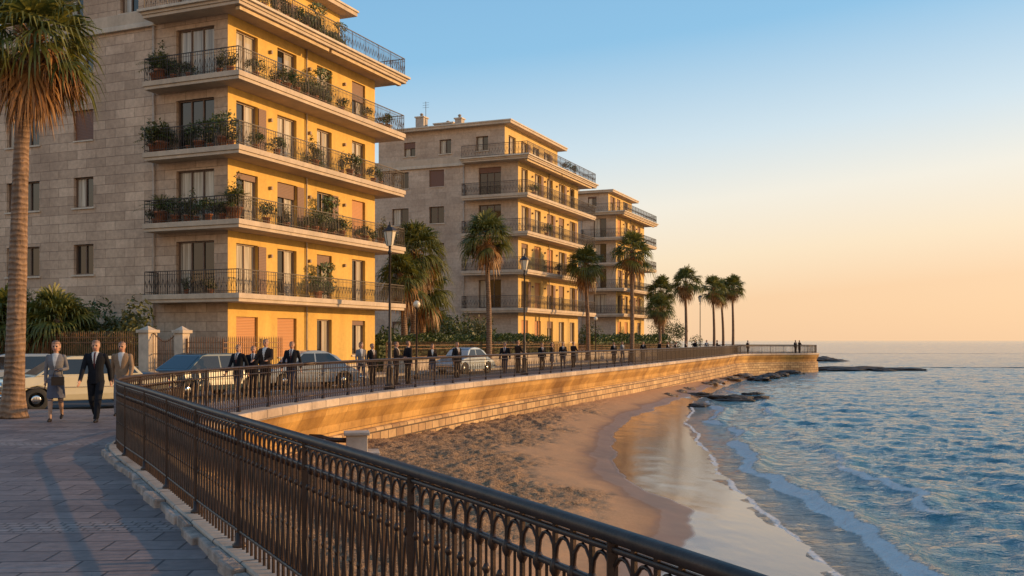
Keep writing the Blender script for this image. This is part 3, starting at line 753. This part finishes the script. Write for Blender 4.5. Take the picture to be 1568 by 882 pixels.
# ------------------------------------------------------------------ palms
def crownmesh(seed, rc, nl=46, nseg=16, ndead=16, wf=.052):
    mp = MB(['palm','palmdead']); rr_ = random.Random(seed)
    def leaf(az, el, pet, fan, mat, droop, nseg):
        d = Vector((math.cos(az)*math.cos(el), math.sin(az)*math.cos(el), math.sin(el))); sd_ = Vector((-math.sin(az), math.cos(az), 0)).normalized()
        roll = rr_.uniform(-.5,.5); up = d.cross(sd_); sd_ = (sd_*math.cos(roll)+up*math.sin(roll)); nrm = d.cross(sd_)
        a = Vector((0,0,rr_.uniform(-.15,.15)*rc)); e = a+d*pet-Vector((0,0,droop*pet*.25))
        mp.add([a-sd_*.02,a+sd_*.02,e+sd_*.012,e-sd_*.012], [(0,1,2,3)], mat)
        for k in range(nseg):
            ph = (k/(nseg-1)-.5)*2*R(rr_.uniform(78,86)); l = fan*(.75+.25*math.cos(ph))*rr_.uniform(.82,1.12)
            dr = d*math.cos(ph)+sd_*math.sin(ph)+nrm*rr_.uniform(-.14,.14); dr.normalize(); wd_ = nrm.cross(dr).normalized()*(fan*wf)
            p1 = e+dr*l*.42-Vector((0,0,droop*l*.05)); p2 = e+dr*l*.74-Vector((0,0,droop*l*.24)); p3 = e+dr*l*.93-Vector((0,0,droop*l*.62+.02))
            mp.add([e-wd_*.15,e+wd_*.15,p1+wd_,p1-wd_,p2+wd_*.6,p2-wd_*.6,p3], [(0,1,2,3),(3,2,4,5),(5,4,6)], mat)
    for i in range(nl):
        u_ = (i+.5)/nl; el = R(82-u_*108)+rr_.gauss(0,.1); az = i*2.39996+rr_.gauss(0,.15)
        leaf(az, el, rc*rr_.uniform(.38,.52), rc*rr_.uniform(.48,.64), 'palm', .5+u_*.7, nseg)
    for i in range(ndead):
        el = R(rr_.uniform(-82,-35)); az = i*2.4+rr_.gauss(0,.2)
        leaf(az, el, rc*rr_.uniform(.3,.5), rc*rr_.uniform(.4,.55), 'palmdead', 1.1, nseg-4)
    return mp.obj('crown', data_only=True)
CR = [crownmesh(21, 2.0, 58, 20, 38, .036), crownmesh(22, 2.0, 50, 14, 22), crownmesh(23, 2.0, 46, 14, 18), crownmesh(24, 2.0, 42, 13, 16)]
def palm(x, y, H, rc, tr, lean=(0,0), ci=1, z=-.1):
    root = empty('palm_tree', (x, y, z)); mt = MB(['bark','palmdead']); K = 60; rr_ = random.Random(int(x*10))
    pts = []; rs = []
    for i in range(K+1):
        u_ = i/K; pts.append((lean[0]*u_*u_+.05*math.sin(u_*5), lean[1]*u_*u_, H*u_)); rs.append(tr*(1.0-.38*u_+.55*math.exp(-u_*22))*(1+rr_.uniform(-.03,.03)))
    mt.tube(pts, rs, 14, 'bark')
    for i in range(40):
        az = i*2.4; zz = H*(1-.10*rr_.random()*1.3); d = Vector((math.cos(az), math.sin(az), 0)); p = Vector((lean[0],lean[1],zz)); 
        mt.bar(p, p+d*tr*1.7+Vector((0,0,.22)), .05, 'palmdead', 4, .02)
    mt.obj('trunk', root)
    inst('crown', CR[ci], (lean[0], lean[1], H), rr_.random()*6.28, rc/2.0, root)
def pp(px, D): return (px-784)/1524*D
palm(pp(20,22), 22, 8.5, 1.78, .215, (.42,0), 0, z=-.01)
for px, D, zc, rc, ci in [(748,65,8.6,2.05,1),(900,85,8.2,2.15,2),(967,85,9.4,2.2,3),(1015,121,7.7,2.3,2),(1050,117,8.7,2.3,1),(1093,131,8.6,2.2,3),(1107,138,8.6,2.1,2),(1122,136,9.1,2.0,1)]:
    palm(pp(px,D), D, zc+.1, rc, .2, (random.uniform(-.3,.3),0), ci)
palm(pp(632,60), 60, 7.3, 2.3, .24, (.2,0), 0); palm(pp(645,62), 62, 5.0, 2.2, .24, (.2,0), 2); palm(pp(655,68), 68, 3.2, 2.3, .2, (0,0), 3)
palm(pp(618,58), 58, 5.6, 1.9, .22, (0,0), 1); palm(pp(1010,112), 112, 5.6, 2.0, .2, (0,0), 0)
for px, D, s in ((88,41,1.1),(58,41.5,.95),(112,42,.85),(10,41.8,1.15),(-15,42,1)):
    e = empty('dwarf_palm', (pp(px,D), D, -.1)); inst('fronds', CR[1], (0,0,2.5*s), px, (s*.85,s*.85,s*.75), e)
    mt = MB(['bark']); mt.tube([(0,0,0),(0,0,1.2*s),(0,0,2.5*s)], [.2,.16,.14], 10, 'bark'); mt.obj('stem', e)

# ------------------------------------------------------------------ lamps
M['lampglass'] = simple('lamp_glass', (.62,.55,.42), .15, var=.05, bstr=0)
def lantern(x, y, H):
    r = empty('street_lamp', (x,y,0)); ml = MB(['iron','lampglass'])
    ml.lathe((0,0,0), [(.2,0),(.2,.12),(.14,.2),(.12,.7),(.15,.75),(.08,.85),(.065,1.6),(.075,1.65),(.05,1.7),(.038,H-1.0),(.07,H-.98),(.07,H-.9),(.04,H-.86),(.05,H-.72)], 12, 'iron')
    ml.lathe((0,0,H-.72), [(.10,0),(.12,.03),(.22,.5)], 6, 'lampglass', False)
    for j in range(6):
        a = 2*math.pi*j/6; ml.bar((.122*math.cos(a),.122*math.sin(a),H-.69), (.225*math.cos(a),.225*math.sin(a),H-.22), .012, 'iron')
    ml.lathe((0,0,H-.22), [(.25,0),(.25,.03),(.17,.12),(.09,.17),(.08,.22),(.02,.25),(.03,.3),(.004,.36)], 6, 'iron', False)
    ml.obj('post_and_lantern', r)
lantern(pp(597,34.5), 34.5, 5.7); lantern(pp(803,50), 50, 5.95); lantern(pp(1072,108), 108, 6.6); lantern(pp(967,92), 92, 5.5)
def globe(x, y, H):
    r = empty('globe_lamp', (x,y,0)); ml = MB(['iron','lampglass'])
    ml.lathe((0,0,0), [(.12,0),(.12,.1),(.07,.2),(.05,.6),(.035,H-.35),(.08,H-.33),(.08,H-.28)], 10, 'iron')
    ml.lathe((0,0,H-.14), [(.16*math.cos(a), .16*math.sin(a)) for a in np.linspace(-1.3,1.45,10)], 14, 'lampglass'); ml.obj('post_and_globe', r)
globe(pp(638,44), 44, 3.45); globe(pp(912,80), 80, 3.6)

# ------------------------------------------------------------------ cars
M['car_cream'] = simple('car_paint_cream', (.55,.47,.30), .3, var=.04, bstr=0, coat=.8)
M['car_teal'] = simple('car_paint_blue', (.03,.06,.075), .3, var=.04, bstr=0, coat=.8)
M['car_pale'] = simple('car_paint_grey', (.26,.29,.31), .3, var=.04, bstr=0, coat=.8)
M['car_light'] = simple('car_paint_light_blue', (.36,.43,.48), .3, var=.04, bstr=0, coat=.8)
M['chrome'] = simple('chrome', (.6,.58,.55), .15, 1, var=.05, bstr=0)
M['rubber'] = simple('tyre_rubber', (.02,.02,.02), .8, bstr=0)
M['dark'] = simple('dark_grille', (.015,.015,.015), .6, bstr=0)
M['amber'] = simple('indicator_lens', (.6,.2,.03), .2, bstr=0)
M['red'] = simple('tail_lens', (.35,.02,.015), .2, bstr=0)
M['headlight'] = simple('headlight_lens', (.75,.75,.7), .08, bstr=0)
def car(loc, rz, paint, style='sedan'):
    root = empty('parked_car', loc, rz); hw = .8
    if style == 'sedan':
        top = [(-2.1,.48),(-2.1,.78),(-2.02,.86),(-1.0,.92),(.85,.92),(2.02,.84),(2.1,.74),(2.1,.45)]
        cab = [(-1.35,.90),(-.62,1.38),(-.4,1.42),(.75,1.42),(.95,1.38),(1.42,.90)]
        wx = (-1.3, 1.28)
    else:
        top = [(-1.95,.42),(-1.98,.55),(-1.75,.72),(-1.2,.86),(-.9,.9),(.9,.95),(1.4,.86),(1.8,.68),(1.98,.5),(1.95,.4)]
        cab = [(-.95,.88),(-.62,1.28),(-.3,1.42),(.1,1.46),(.5,1.42),(.95,1.25),(1.35,.88)]
        wx = (-1.2, 1.2)
    ra = .37
    bot = [(top[-1][0]-.02,.26)]
    for c in sorted(wx, reverse=True):
        for k in range(0, 9):
            an = math.pi*k/8; bot.append((c+ra*math.cos(an), .29+ra*math.sin(an) if k not in (0,8) else .26))
    bot.append((top[0][0]+.02,.26))
    prof = top+bot
    n = len(prof); mc = MB([paint])
    vs = []
    for yv in (-1, 1):
        for (x, z) in prof:
            inx = .05 if z > .8 else (.0 if z > .4 else .03)
            vs.append((x, yv*(hw-inx), z))
    mc.add(vs, [tuple(range(n))[::-1], tuple(range(n,2*n))]+[(i,(i+1)%n,n+(i+1)%n,n+i) for i in range(n)], paint)
    body = mc.obj('body', root, bevel=.035)
    me = body.data; bm = bmesh.new(); bm.from_mesh(me); bmesh.ops.triangulate(bm, faces=[f for f in bm.faces if len(f.verts) > 4]); bm.to_mesh(me); bm.free()
    mk = MB([paint])
    def yin(z): return hw-.06-(z-.9)*.28
    nc = len(cab); vs = [(x, -yin(z), z) for x, z in cab]+[(x, yin(z), z) for x, z in cab]
    mk.add(vs, [tuple(range(nc))[::-1], tuple(range(nc,2*nc))]+[(i,(i+1)%nc,nc+(i+1)%nc,nc+i) for i in range(nc)], paint)
    mk.obj('cabin', root, bevel=.03)
    mg = MB(['glass','chrome','rubber','dark','amber','red','headlight',paint])
    zl, zh = .95, 1.34
    def cx(z, side):
        pts = cab[:nc//2+1] if side == 0 else cab[nc//2:][::-1]
        return np.interp(z, [p[1] for p in pts], [p[0] for p in pts])
    for sg in (-1,1):
        lo0, hi0 = cx(zl,0)+.1, cx(zh,0)+.08; lo1, hi1 = cx(zl,1)-.1, cx(zh,1)-.08; mid = .05
        for (a, b_, c, d) in ((lo0, mid-.03, mid-.03, hi0), (mid+.03, lo1, hi1, mid+.03)):
            mg.add([(a,sg*(yin(zl)+.006),zl),(b_,sg*(yin(zl)+.006),zl),(c,sg*(yin(zh)+.006),zh),(d,sg*(yin(zh)+.006),zh)], [(0,1,2,3)], 'glass')
        mg.bar((-1.9,sg*(hw+.004),.62), (1.9,sg*(hw+.004),.62), .012, 'chrome')
        mg.bar((.02,sg*(hw-.045),.88), (.02,sg*(hw+.002),.35), .004, 'dark')
        mg.bar((.12,sg*(hw+.01),.76),(.26,sg*(hw+.01),.76),.014,'chrome')
    for side in (0,1):
        x0, x1 = cx(zl,side), cx(zh,side); o_ = -.012 if side == 0 else .012
        mg.add([(x0+o_,-yin(zl)+.07,zl),(x0+o_,yin(zl)-.07,zl),(x1+o_,yin(zh)-.07,zh+.005),(x1+o_,-yin(zh)+.07,zh+.005)], [(0,1,2,3)], 'glass')
    fx = top[0][0]; bx = top[-1][0]
    zb = .42
    for xx, s_ in ((fx,-1),(bx,1)):
        mg.tube([(xx-s_*.14,-hw-.03,zb),(xx+s_*.05,-hw+.02,zb),(xx+s_*.1,-.4,zb),(xx+s_*.1,.4,zb),(xx+s_*.05,hw-.02,zb),(xx-s_*.14,hw+.03,zb)], .05, 6, 'chrome')
    if style == 'sedan':
        mg.box(fx-.02, fx+.02, -.42, .42, .54, .76, 'dark')
        for k in range(6): mg.box(fx-.028, fx-.0205, -.42, .42, .56+k*.035, .568+k*.035, 'chrome')
        for sg in (-1,1):
            mg.bar((fx+.02,sg*.6,.66),(fx-.035,sg*.6,.66),.115,'chrome',14); mg.bar((fx-.03,sg*.6,.66),(fx-.05,sg*.6,.66),.095,'headlight',14)
            mg.box(fx-.03, fx+.02, sg*.6-.1, sg*.6+.1, .48, .53, 'amber'); mg.box(bx-.02, bx+.025, sg*.62-.1, sg*.62+.1, .56, .76, 'red')
    else:
        for sg in (-1,1):
            mg.bar((fx+.35,sg*.58,.68),(fx+.1,sg*.58,.66),.11,'chrome',14); mg.bar((fx+.1,sg*.58,.66),(fx+.07,sg*.58,.66),.095,'headlight',14)
            mg.box(bx-.12, bx-.02, sg*.6-.06, sg*.6+.06, .55, .7, 'red')
    mg.box(bx+.0, bx+.03, -.25, .25, .46, .58, 'headlight')
    for c in wx:
        mg.box(c-.36, c+.36, -hw+.12, hw-.12, .28, .66, 'dark')
        for sg in (-1,1):
            prof_ = [(.19,-.075),(.29,-.085),(.31,-.06),(.31,.06),(.29,.085),(.19,.075)]
            vs = []; nn_ = 20
            for r_, w_ in prof_:
                for j in range(nn_): a = 2*math.pi*j/nn_; vs.append((c+r_*math.cos(a), sg*(hw-.11)+w_, .31+r_*math.sin(a)))
            fs = [(i*nn_+j, i*nn_+(j+1)%nn_, (i+1)*nn_+(j+1)%nn_, (i+1)*nn_+j) for i in range(5) for j in range(nn_)]
            mg.add(vs, fs, 'rubber', True)
            y0 = sg*(hw-.11+.045); mg.bar((c,sg*(hw-.2),.31),(c,y0,.31),.195,paint if style!='sedan' else 'dark',18); mg.bar((c,y0,.31),(c,y0+sg*.025,.31),.16,'chrome',18,.09)
    mg.obj('fittings', root)
zr = -.12
car((pp(118,26.6), 26.9, zr), R(38), 'car_cream')
car((pp(30,31), 31, zr), R(30), 'car_pale')
car((pp(312,32), 32, zr), R(60), 'car_teal')
car((pp(468,38), 38.2, zr), R(36), 'car_pale', 'round')
car((pp(712,55), 55, zr), R(60), 'car_light', 'round')
car((pp(600,60), 60, zr), R(67), 'car_teal')

# ------------------------------------------------------------------ people
for k, c, r in (('skin',(.45,.25,.17),.5),('hair',(.03,.02,.015),.6),('hairg',(.09,.065,.05),.6),('suit',(.008,.009,.013),.9),('suitb',(.03,.02,.016),.9),('shirt',(.55,.52,.48),.7),('tie',(.08,.02,.02),.6),
                ('tan',(.24,.16,.10),.85),('grey',(.15,.145,.155),.85),('skirt',(.075,.08,.11),.85),('shoe',(.02,.015,.012),.35),('jeans',(.04,.05,.08),.85),('eye',(.01,.01,.01),.3),('lip',(.3,.1,.09),.5),('bag',(.05,.03,.02),.4),('stock',(.36,.22,.15),.5)):
    M['p_'+k] = simple('person_'+k, c, r, var=.12, scale=12, bstr=.25, bdist=.006, spec=.2)
def human(name, voxel, female=False, stride=.0, phase=1, arms='walk', top='suit', bottom='suit', hair='hair', tie=True, fingers=True):
    vs = []; fs = []; lab = []
    sw = .92 if female else 1.0
    def add(v, f, l): o = len(vs); vs.extend(v); fs.extend([tuple(i+o for i in q) for q in f]); lab.extend([l]*len(v))
    def loft(rings, l, n=18):
        v = []
        for (x, y, z, rx, ry) in rings:
            for j in range(n):
                a = 2*math.pi*j/n; v.append((x+rx*math.cos(a), y+ry*math.sin(a), z))
        K = len(rings); f = [(i*n+j, i*n+(j+1)%n, (i+1)*n+(j+1)%n, (i+1)*n+j) for i in range(K-1) for j in range(n)]+[tuple(range(n))[::-1], tuple(range((K-1)*n, K*n))]
        add(v, f, l)
    def cap(pts, rs, l, n=10):
        pts = [Vector(p) for p in pts]
        P2, R2 = [], []
        for i in range(len(pts)-1):
            m_ = max(1, int((pts[i+1]-pts[i]).length/.03))
            for k in range(m_): P2.append(pts[i].lerp(pts[i+1], k/m_)); R2.append(rs[i]+(rs[i+1]-rs[i])*k/m_)
        P2.append(pts[-1]); R2.append(rs[-1])
        d0 = (P2[1]-P2[0]).normalized(); d1 = (P2[-1]-P2[-2]).normalized()
        P2 = [P2[0]-d0*R2[0]*.9, P2[0]-d0*R2[0]*.6]+P2+[P2[-1]+d1*R2[-1]*.6, P2[-1]+d1*R2[-1]*.9]
        R2 = [R2[0]*.35, R2[0]*.78]+R2+[R2[-1]*.78, R2[-1]*.35]
        v = []; pp_ = None; K = len(P2)
        for i, p in enumerate(P2):
            d = (P2[min(i+1,K-1)]-P2[max(i-1,0)]).normalized()
            if pp_ is None: pp_ = d.orthogonal().normalized()
            else: pp_ = (pp_-d*pp_.dot(d)).normalized()
            q = d.cross(pp_)
            for j in range(n): a = 2*math.pi*j/n; v.append(tuple(p+(pp_*math.cos(a)+q*math.sin(a))*R2[i]))
        f = [(i*n+j, i*n+(j+1)%n, (i+1)*n+(j+1)%n, (i+1)*n+j) for i in range(K-1) for j in range(n)]+[tuple(range(n))[::-1], tuple(range((K-1)*n, K*n))]
        add(v, f, l)
    jk = 'p_'+top; tr = 'p_'+bottom
    if not female:
        loft([(0,0,.80,.165,.12),(0,0,.88,.172,.128),(0,0,.98,.165,.125),(0,0,1.08,.152,.115),(0,-.005,1.18,.165,.122),(0,-.005,1.30,.190,.128),(0,0,1.38,.195,.115),(0,.005,1.43,.165,.09),(0,.01,1.465,.09,.065)], jk)
    else:
        loft([(0,0,.86,.165,.128),(0,0,.92,.165,.125),(0,0,1.02,.135,.105),(0,0,1.10,.13,.10),(0,-.015,1.20,.15,.125),(0,-.012,1.29,.165,.125),(0,0,1.37,.17,.1),(0,.005,1.42,.14,.08),(0,.01,1.455,.07,.055)], jk)
    nz = 1.46
    cap([(0,.012,nz-.02),(0,.0,nz+.09)], [.056 if not female else .047]*2, 'p_skin')
    hz = 1.60
    loft([(0,-.012,hz-.105,.03,.035),(0,-.012,hz-.09,.048,.06),(0,-.008,hz-.06,.062,.078),(0,-.004,hz-.02,.072,.09),(0,0,hz+.02,.077,.097),(0,.004,hz+.06,.075,.095),(0,.006,hz+.09,.062,.08),(0,.006,hz+.11,.035,.05)], 'p_skin', 16)
    cap([(0,-.092,hz+.005),(0,-.108,hz-.03)], [.010,.014], 'p_skin', 8)
    cap([(-.022,-.082,hz-.062),(.022,-.082,hz-.062)], [.008,.008], 'p_lip', 6)
    for sg in (-1,1):
        cap([(sg*.03,-.087,hz+.008),(sg*.032,-.088,hz+.008)], [.009,.009], 'p_eye', 6)
        cap([(sg*.078,.005,hz+.02),(sg*.078,.005,hz-.025)], [.014,.010], 'p_skin', 6)
    hr = 'p_'+hair
    if not female:
        loft([(0,.035,hz-.02,.072,.072),(0,.03,hz+.03,.080,.082),(0,.012,hz+.065,.082,.1),(0,.008,hz+.10,.068,.088),(0,.008,hz+.125,.035,.05)], hr, 16)
    else:
        loft([(0,.045,hz-.10,.07,.055),(0,.04,hz-.04,.088,.075),(0,.03,hz+.03,.094,.085),(0,.012,hz+.07,.09,.104),(0,.008,hz+.11,.07,.088),(0,.008,hz+.135,.035,.05)], hr, 16)
    for sg in (-1,1):
        hip = Vector((sg*.088,0,.86))
        if stride == 0: knee = hip+Vector((sg*.012,-.012,-.41)); ank = knee+Vector((0,.02,-.37)); lift = 0
        elif sg*phase > 0: knee = hip+Vector((.0,-stride*.62,-.39)); ank = knee+Vector((0,-stride*.35,-.385)); lift = 0
        else: knee = hip+Vector((.0,stride*.12,-.41)); ank = knee+Vector((0,stride*.85,-.31)); lift = .05
        ank.x = sg*.075
        if female:
            cap([hip,knee], [.085,.055], 'p_skirt' if bottom == 'skirt' else tr); cap([knee,knee.lerp(ank,.35),ank], [.05,.05,.03], 'p_stock' if bottom == 'skirt' else tr)
        else: cap([hip,knee,ank+Vector((0,0,.02))], [.095,.072,.056], tr, 12)
        if lift: toe = ank+Vector((0,-.09,-.085)); heel = ank+Vector((0,.035,-.01)); 
        else: toe = ank+Vector((0,-.15,-.055)); heel = ank+Vector((0,.035,-.05))
        cap([heel, ank.lerp(toe,.5)+Vector((0,0,-.012)), toe], [.036,.036,.028], 'p_shoe', 10)
    if female and bottom == 'skirt':
        loft([(0,0,.50,.19,.17+stride*.15),(0,0,.60,.183,.155+stride*.1),(0,0,.75,.175,.14),(0,0,.9,.158,.122),(0,0,1.0,.12,.095)], 'p_skirt')
    shx = .185*sw if not female else .158
    for sg in (-1,1):
        sh_ = Vector((sg*shx,.005,1.385))
        if arms == 'walk': f = sg*phase*stride*.75; el = sh_+Vector((sg*.055, f*.55+.02, -.275)); wr = el+Vector((sg*.0, f*.75-.07, -.235))
        elif arms == 'hold' and sg > 0: el = sh_+Vector((.06,.03,-.26)); wr = el+Vector((-.10,-.2,-.02))
        elif arms == 'front': el = sh_+Vector((sg*.05,.0,-.27)); wr = el+Vector((-sg*.13,-.17,-.04))
        elif arms == 'rail': el = sh_+Vector((sg*.06,-.10,-.24)); wr = el+Vector((-sg*.02,-.23,-.05))
        else: el = sh_+Vector((sg*.05,.03,-.28)); wr = el+Vector((0,-.04,-.245))
        a0 = .062 if not female else .05
        cap([sh_,el,wr], [a0,a0*.82,a0*.66], jk)
        d = (wr-el).normalized(); sd_ = Vector((0,1,0)) if abs(d.z) > .6 else Vector((1,0,0)); sd_ = (sd_-d*sd_.dot(d)).normalized(); pn = d.cross(sd_)*sg
        cap([wr, wr+d*.035], [.026,.028], 'p_skin', 8)
        for k in range(4):
            off = sd_*((k-1.5)*.019); r_ = .0088 if voxel < .009 else .0105; ln = (.068,.078,.072,.056)[k]
            b0 = wr+d*.04+off*.75; b1_ = wr+d*.092+off; b2_ = b1_+d*ln*.5+pn*.006; b3 = b2_+d*ln*.42+pn*.02
            cap([b0,b1_], [.014,.0125], 'p_skin', 7)
            if fingers: cap([b1_,b2_,b3], [r_,r_*.92,r_*.8], 'p_skin', 6)
            else: cap([b1_,b2_,b3], [r_,r_,r_], 'p_skin', 5)
        if fingers: cap([wr+d*.03-sd_*.02, wr+d*.06-sd_*.045+pn*.012, wr+d*.095-sd_*.05+pn*.02], [.012,.0095,.008], 'p_skin', 6)
    me = bpy.data.meshes.new('tmp'); me.from_pydata(vs, [], fs); o = bpy.data.objects.new('tmp', me); COL.objects.link(o)
    md = o.modifiers.new('r', 'REMESH'); md.mode = 'VOXEL'; md.voxel_size = voxel
    s2 = o.modifiers.new('s', 'SMOOTH'); s2.factor = .5; s2.iterations = 2
    dg = bpy.context.evaluated_depsgraph_get(); dg.update(); me2 = bpy.data.meshes.new_from_object(o.evaluated_get(dg))
    bpy.data.objects.remove(o)
    kd = KDTree(len(vs))
    for i, v in enumerate(vs): kd.insert(v, i)
    kd.balance()
    keys = sorted(set(lab)|{'p_shirt','p_tie','p_skin'}); ix = {k: i for i, k in enumerate(keys)}
    for k in keys: me2.materials.append(M[k])
    mi = []
    for p in me2.polygons:
        c = p.center; l = lab[kd.find(c)[1]]
        if l == jk and c.y < -.03 and 1.12 < c.z < 1.5:
            wv_ = (c.z-1.12)*.20
            if abs(c.x) < wv_: l = 'p_tie' if (tie and abs(c.x) < .02) else 'p_shirt'
        if l == 'p_skin' and nz-.03 < c.z < nz+.018 and abs(c.x) < .1 and not female: l = 'p_shirt'
        mi.append(ix[l])
    me2.polygons.foreach_set('material_index', mi); me2.polygons.foreach_set('use_smooth', [True]*len(mi))
    z0 = min(v.co.z for v in me2.vertices)
    me2.transform(Matrix.Translation((0,0,-z0)))
    me2.name = name
    return me2
man_near = human('man_body', .0075, stride=.26, phase=1, hair='hairg')
wom_near = human('woman_body', .0075, female=True, stride=.2, phase=-1, top='grey', bottom='skirt', hair='hairg', tie=False, arms='hold')
man_tan = human('man_body_b', .008, stride=.16, phase=-1, top='tan', bottom='grey', hair='hairg', tie=False)
FAR = [human('man_far', .014, arms='down', fingers=False), human('man_far_b', .014, arms='rail', top='suitb', bottom='suit', fingers=False, tie=False),
       human('woman_far', .014, female=True, top='suitb', bottom='skirt', arms='front', fingers=False, tie=False), human('man_far_c', .014, stride=.22, top='suit', bottom='jeans', arms='walk', fingers=False),
       human('woman_far_b', .014, female=True, stride=.18, top='grey', bottom='jeans', arms='walk', fingers=False, tie=False)]
inst('man', man_near, (pp(147,21.1), 21.1, 0), R(8)); inst('woman', wom_near, (pp(86,21.2), 21.2, 0), R(12), .99); inst('man', man_tan, (pp(187,22.8), 22.8, 0), R(4), .98)
mbag = MB(['p_bag']); mbag.box(-.12,.12,-.05,.05,-.09,.09,'p_bag'); mbag.tube([(-.09,0,.09),(-.07,0,.2),(0,0,.25),(.07,0,.2),(.09,0,.09)], .009, 6, 'p_bag')
o = mbag.obj('handbag', bevel=.02); o.location = (pp(86,21.2)+.16, 20.93, .86); o.rotation_euler = (0,0,R(12))
crowd = [(365,30.5,3,0),(388,31,0,.4),(407,30.2,1,-.2),(447,31.5,3,.2),(553,40,4,.3),(570,41,0,.8),(607,38.5,1,1.2),(625,39,0,2),(662,46,2,.4),(700,46,0,.9),(773,52,3,.1),(793,52,1,2.2),
         (830,60,0,.3),(845,62,2,1.9),(862,64,3,0),(878,66,1,2.5),(940,78,0,.4),(953,82,4,.2),(985,86,3,0),(1010,92,0,2),(1023,96,2,.3),(1035,97,1,.2),(1050,102,3,1),(1064,104,0,2.7),(1082,108,4,.2),(1098,112,1,1),(1145,124.5,0,.3),(1218,127,0,.4),(1224,127.4,1,2)]
for i, (px, D, k, rz) in enumerate(crowd):
    x_ = pp(px, D); on_pav = x_ > rail_x(D)-3.0
    inst('woman' if k in (2,4) else 'man', FAR[k], (x_, D, 0 if on_pav else -.12), rz+R(random.uniform(-20,20)), random.uniform(.96,1.03))

# ------------------------------------------------------------------ world, sun, camera
az, el = R(80), R(11)
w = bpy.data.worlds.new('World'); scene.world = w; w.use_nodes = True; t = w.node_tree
sky = t.nodes.new('ShaderNodeTexSky'); sky.sky_type = 'NISHITA'; sky.sun_disc = False
sky.sun_elevation = el; sky.sun_rotation = az; sky.air_density = 1.0; sky.dust_density = 1.2; sky.ozone_density = 1.5
tc = t.nodes.new('ShaderNodeTexCoord').outputs['Generated']
sx = t.nodes.new('ShaderNodeSeparateXYZ'); t.links.new(tc, sx.inputs[0])
a_ = math_(t, 'ADD', math_(t, 'MULTIPLY', sx.outputs[0], math.sin(az)), math_(t, 'MULTIPLY', sx.outputs[1], math.cos(az)))
a_ = math_(t, 'MAXIMUM', a_, 0.0)
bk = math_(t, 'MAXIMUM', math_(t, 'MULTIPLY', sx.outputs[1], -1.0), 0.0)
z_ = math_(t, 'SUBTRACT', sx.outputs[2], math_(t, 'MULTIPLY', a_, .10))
z_ = math_(t, 'SUBTRACT', z_, math_(t, 'MULTIPLY', bk, .24))  # added warm tint in the sky behind the camera, fill for shaded facades
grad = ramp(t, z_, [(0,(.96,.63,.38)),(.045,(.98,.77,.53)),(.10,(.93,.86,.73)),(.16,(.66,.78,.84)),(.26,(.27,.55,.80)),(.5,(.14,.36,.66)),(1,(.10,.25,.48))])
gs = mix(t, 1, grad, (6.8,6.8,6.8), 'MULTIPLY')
gain = math_(t, 'ADD', 1.0, math_(t, 'MULTIPLY', bk, .3))  # rear sky also boosted, invented fill light for the shaded side walls
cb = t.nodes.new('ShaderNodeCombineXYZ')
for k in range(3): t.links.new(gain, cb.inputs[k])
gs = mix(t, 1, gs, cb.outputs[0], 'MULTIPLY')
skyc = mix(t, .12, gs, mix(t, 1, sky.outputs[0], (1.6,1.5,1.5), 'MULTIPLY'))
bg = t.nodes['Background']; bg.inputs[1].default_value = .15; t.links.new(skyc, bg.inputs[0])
sl = bpy.data.lights.new('sun', 'SUN'); sl.energy = 5.0; sl.angle = R(.5); sl.color = (1,.60,.25)
so = bpy.data.objects.new('sun', sl); COL.objects.link(so)
sdv = Vector((math.sin(az)*math.cos(el), math.cos(az)*math.cos(el), math.sin(el)))
so.rotation_euler = (-sdv).to_track_quat('-Z','Y').to_euler(); so.location = (60,0,40)
cam = bpy.data.cameras.new('camera'); co = bpy.data.objects.new('camera', cam); COL.objects.link(co)
co.location = (0,0,1.72); co.rotation_euler = (R(90),0,0); cam.lens = 35; cam.sensor_width = 36; cam.shift_y = .051; cam.clip_end = 20000; cam.clip_start = .05
scene.camera = co
scene.view_settings.view_transform = 'Standard'; scene.view_settings.look = 'None'; scene.view_settings.exposure = 0
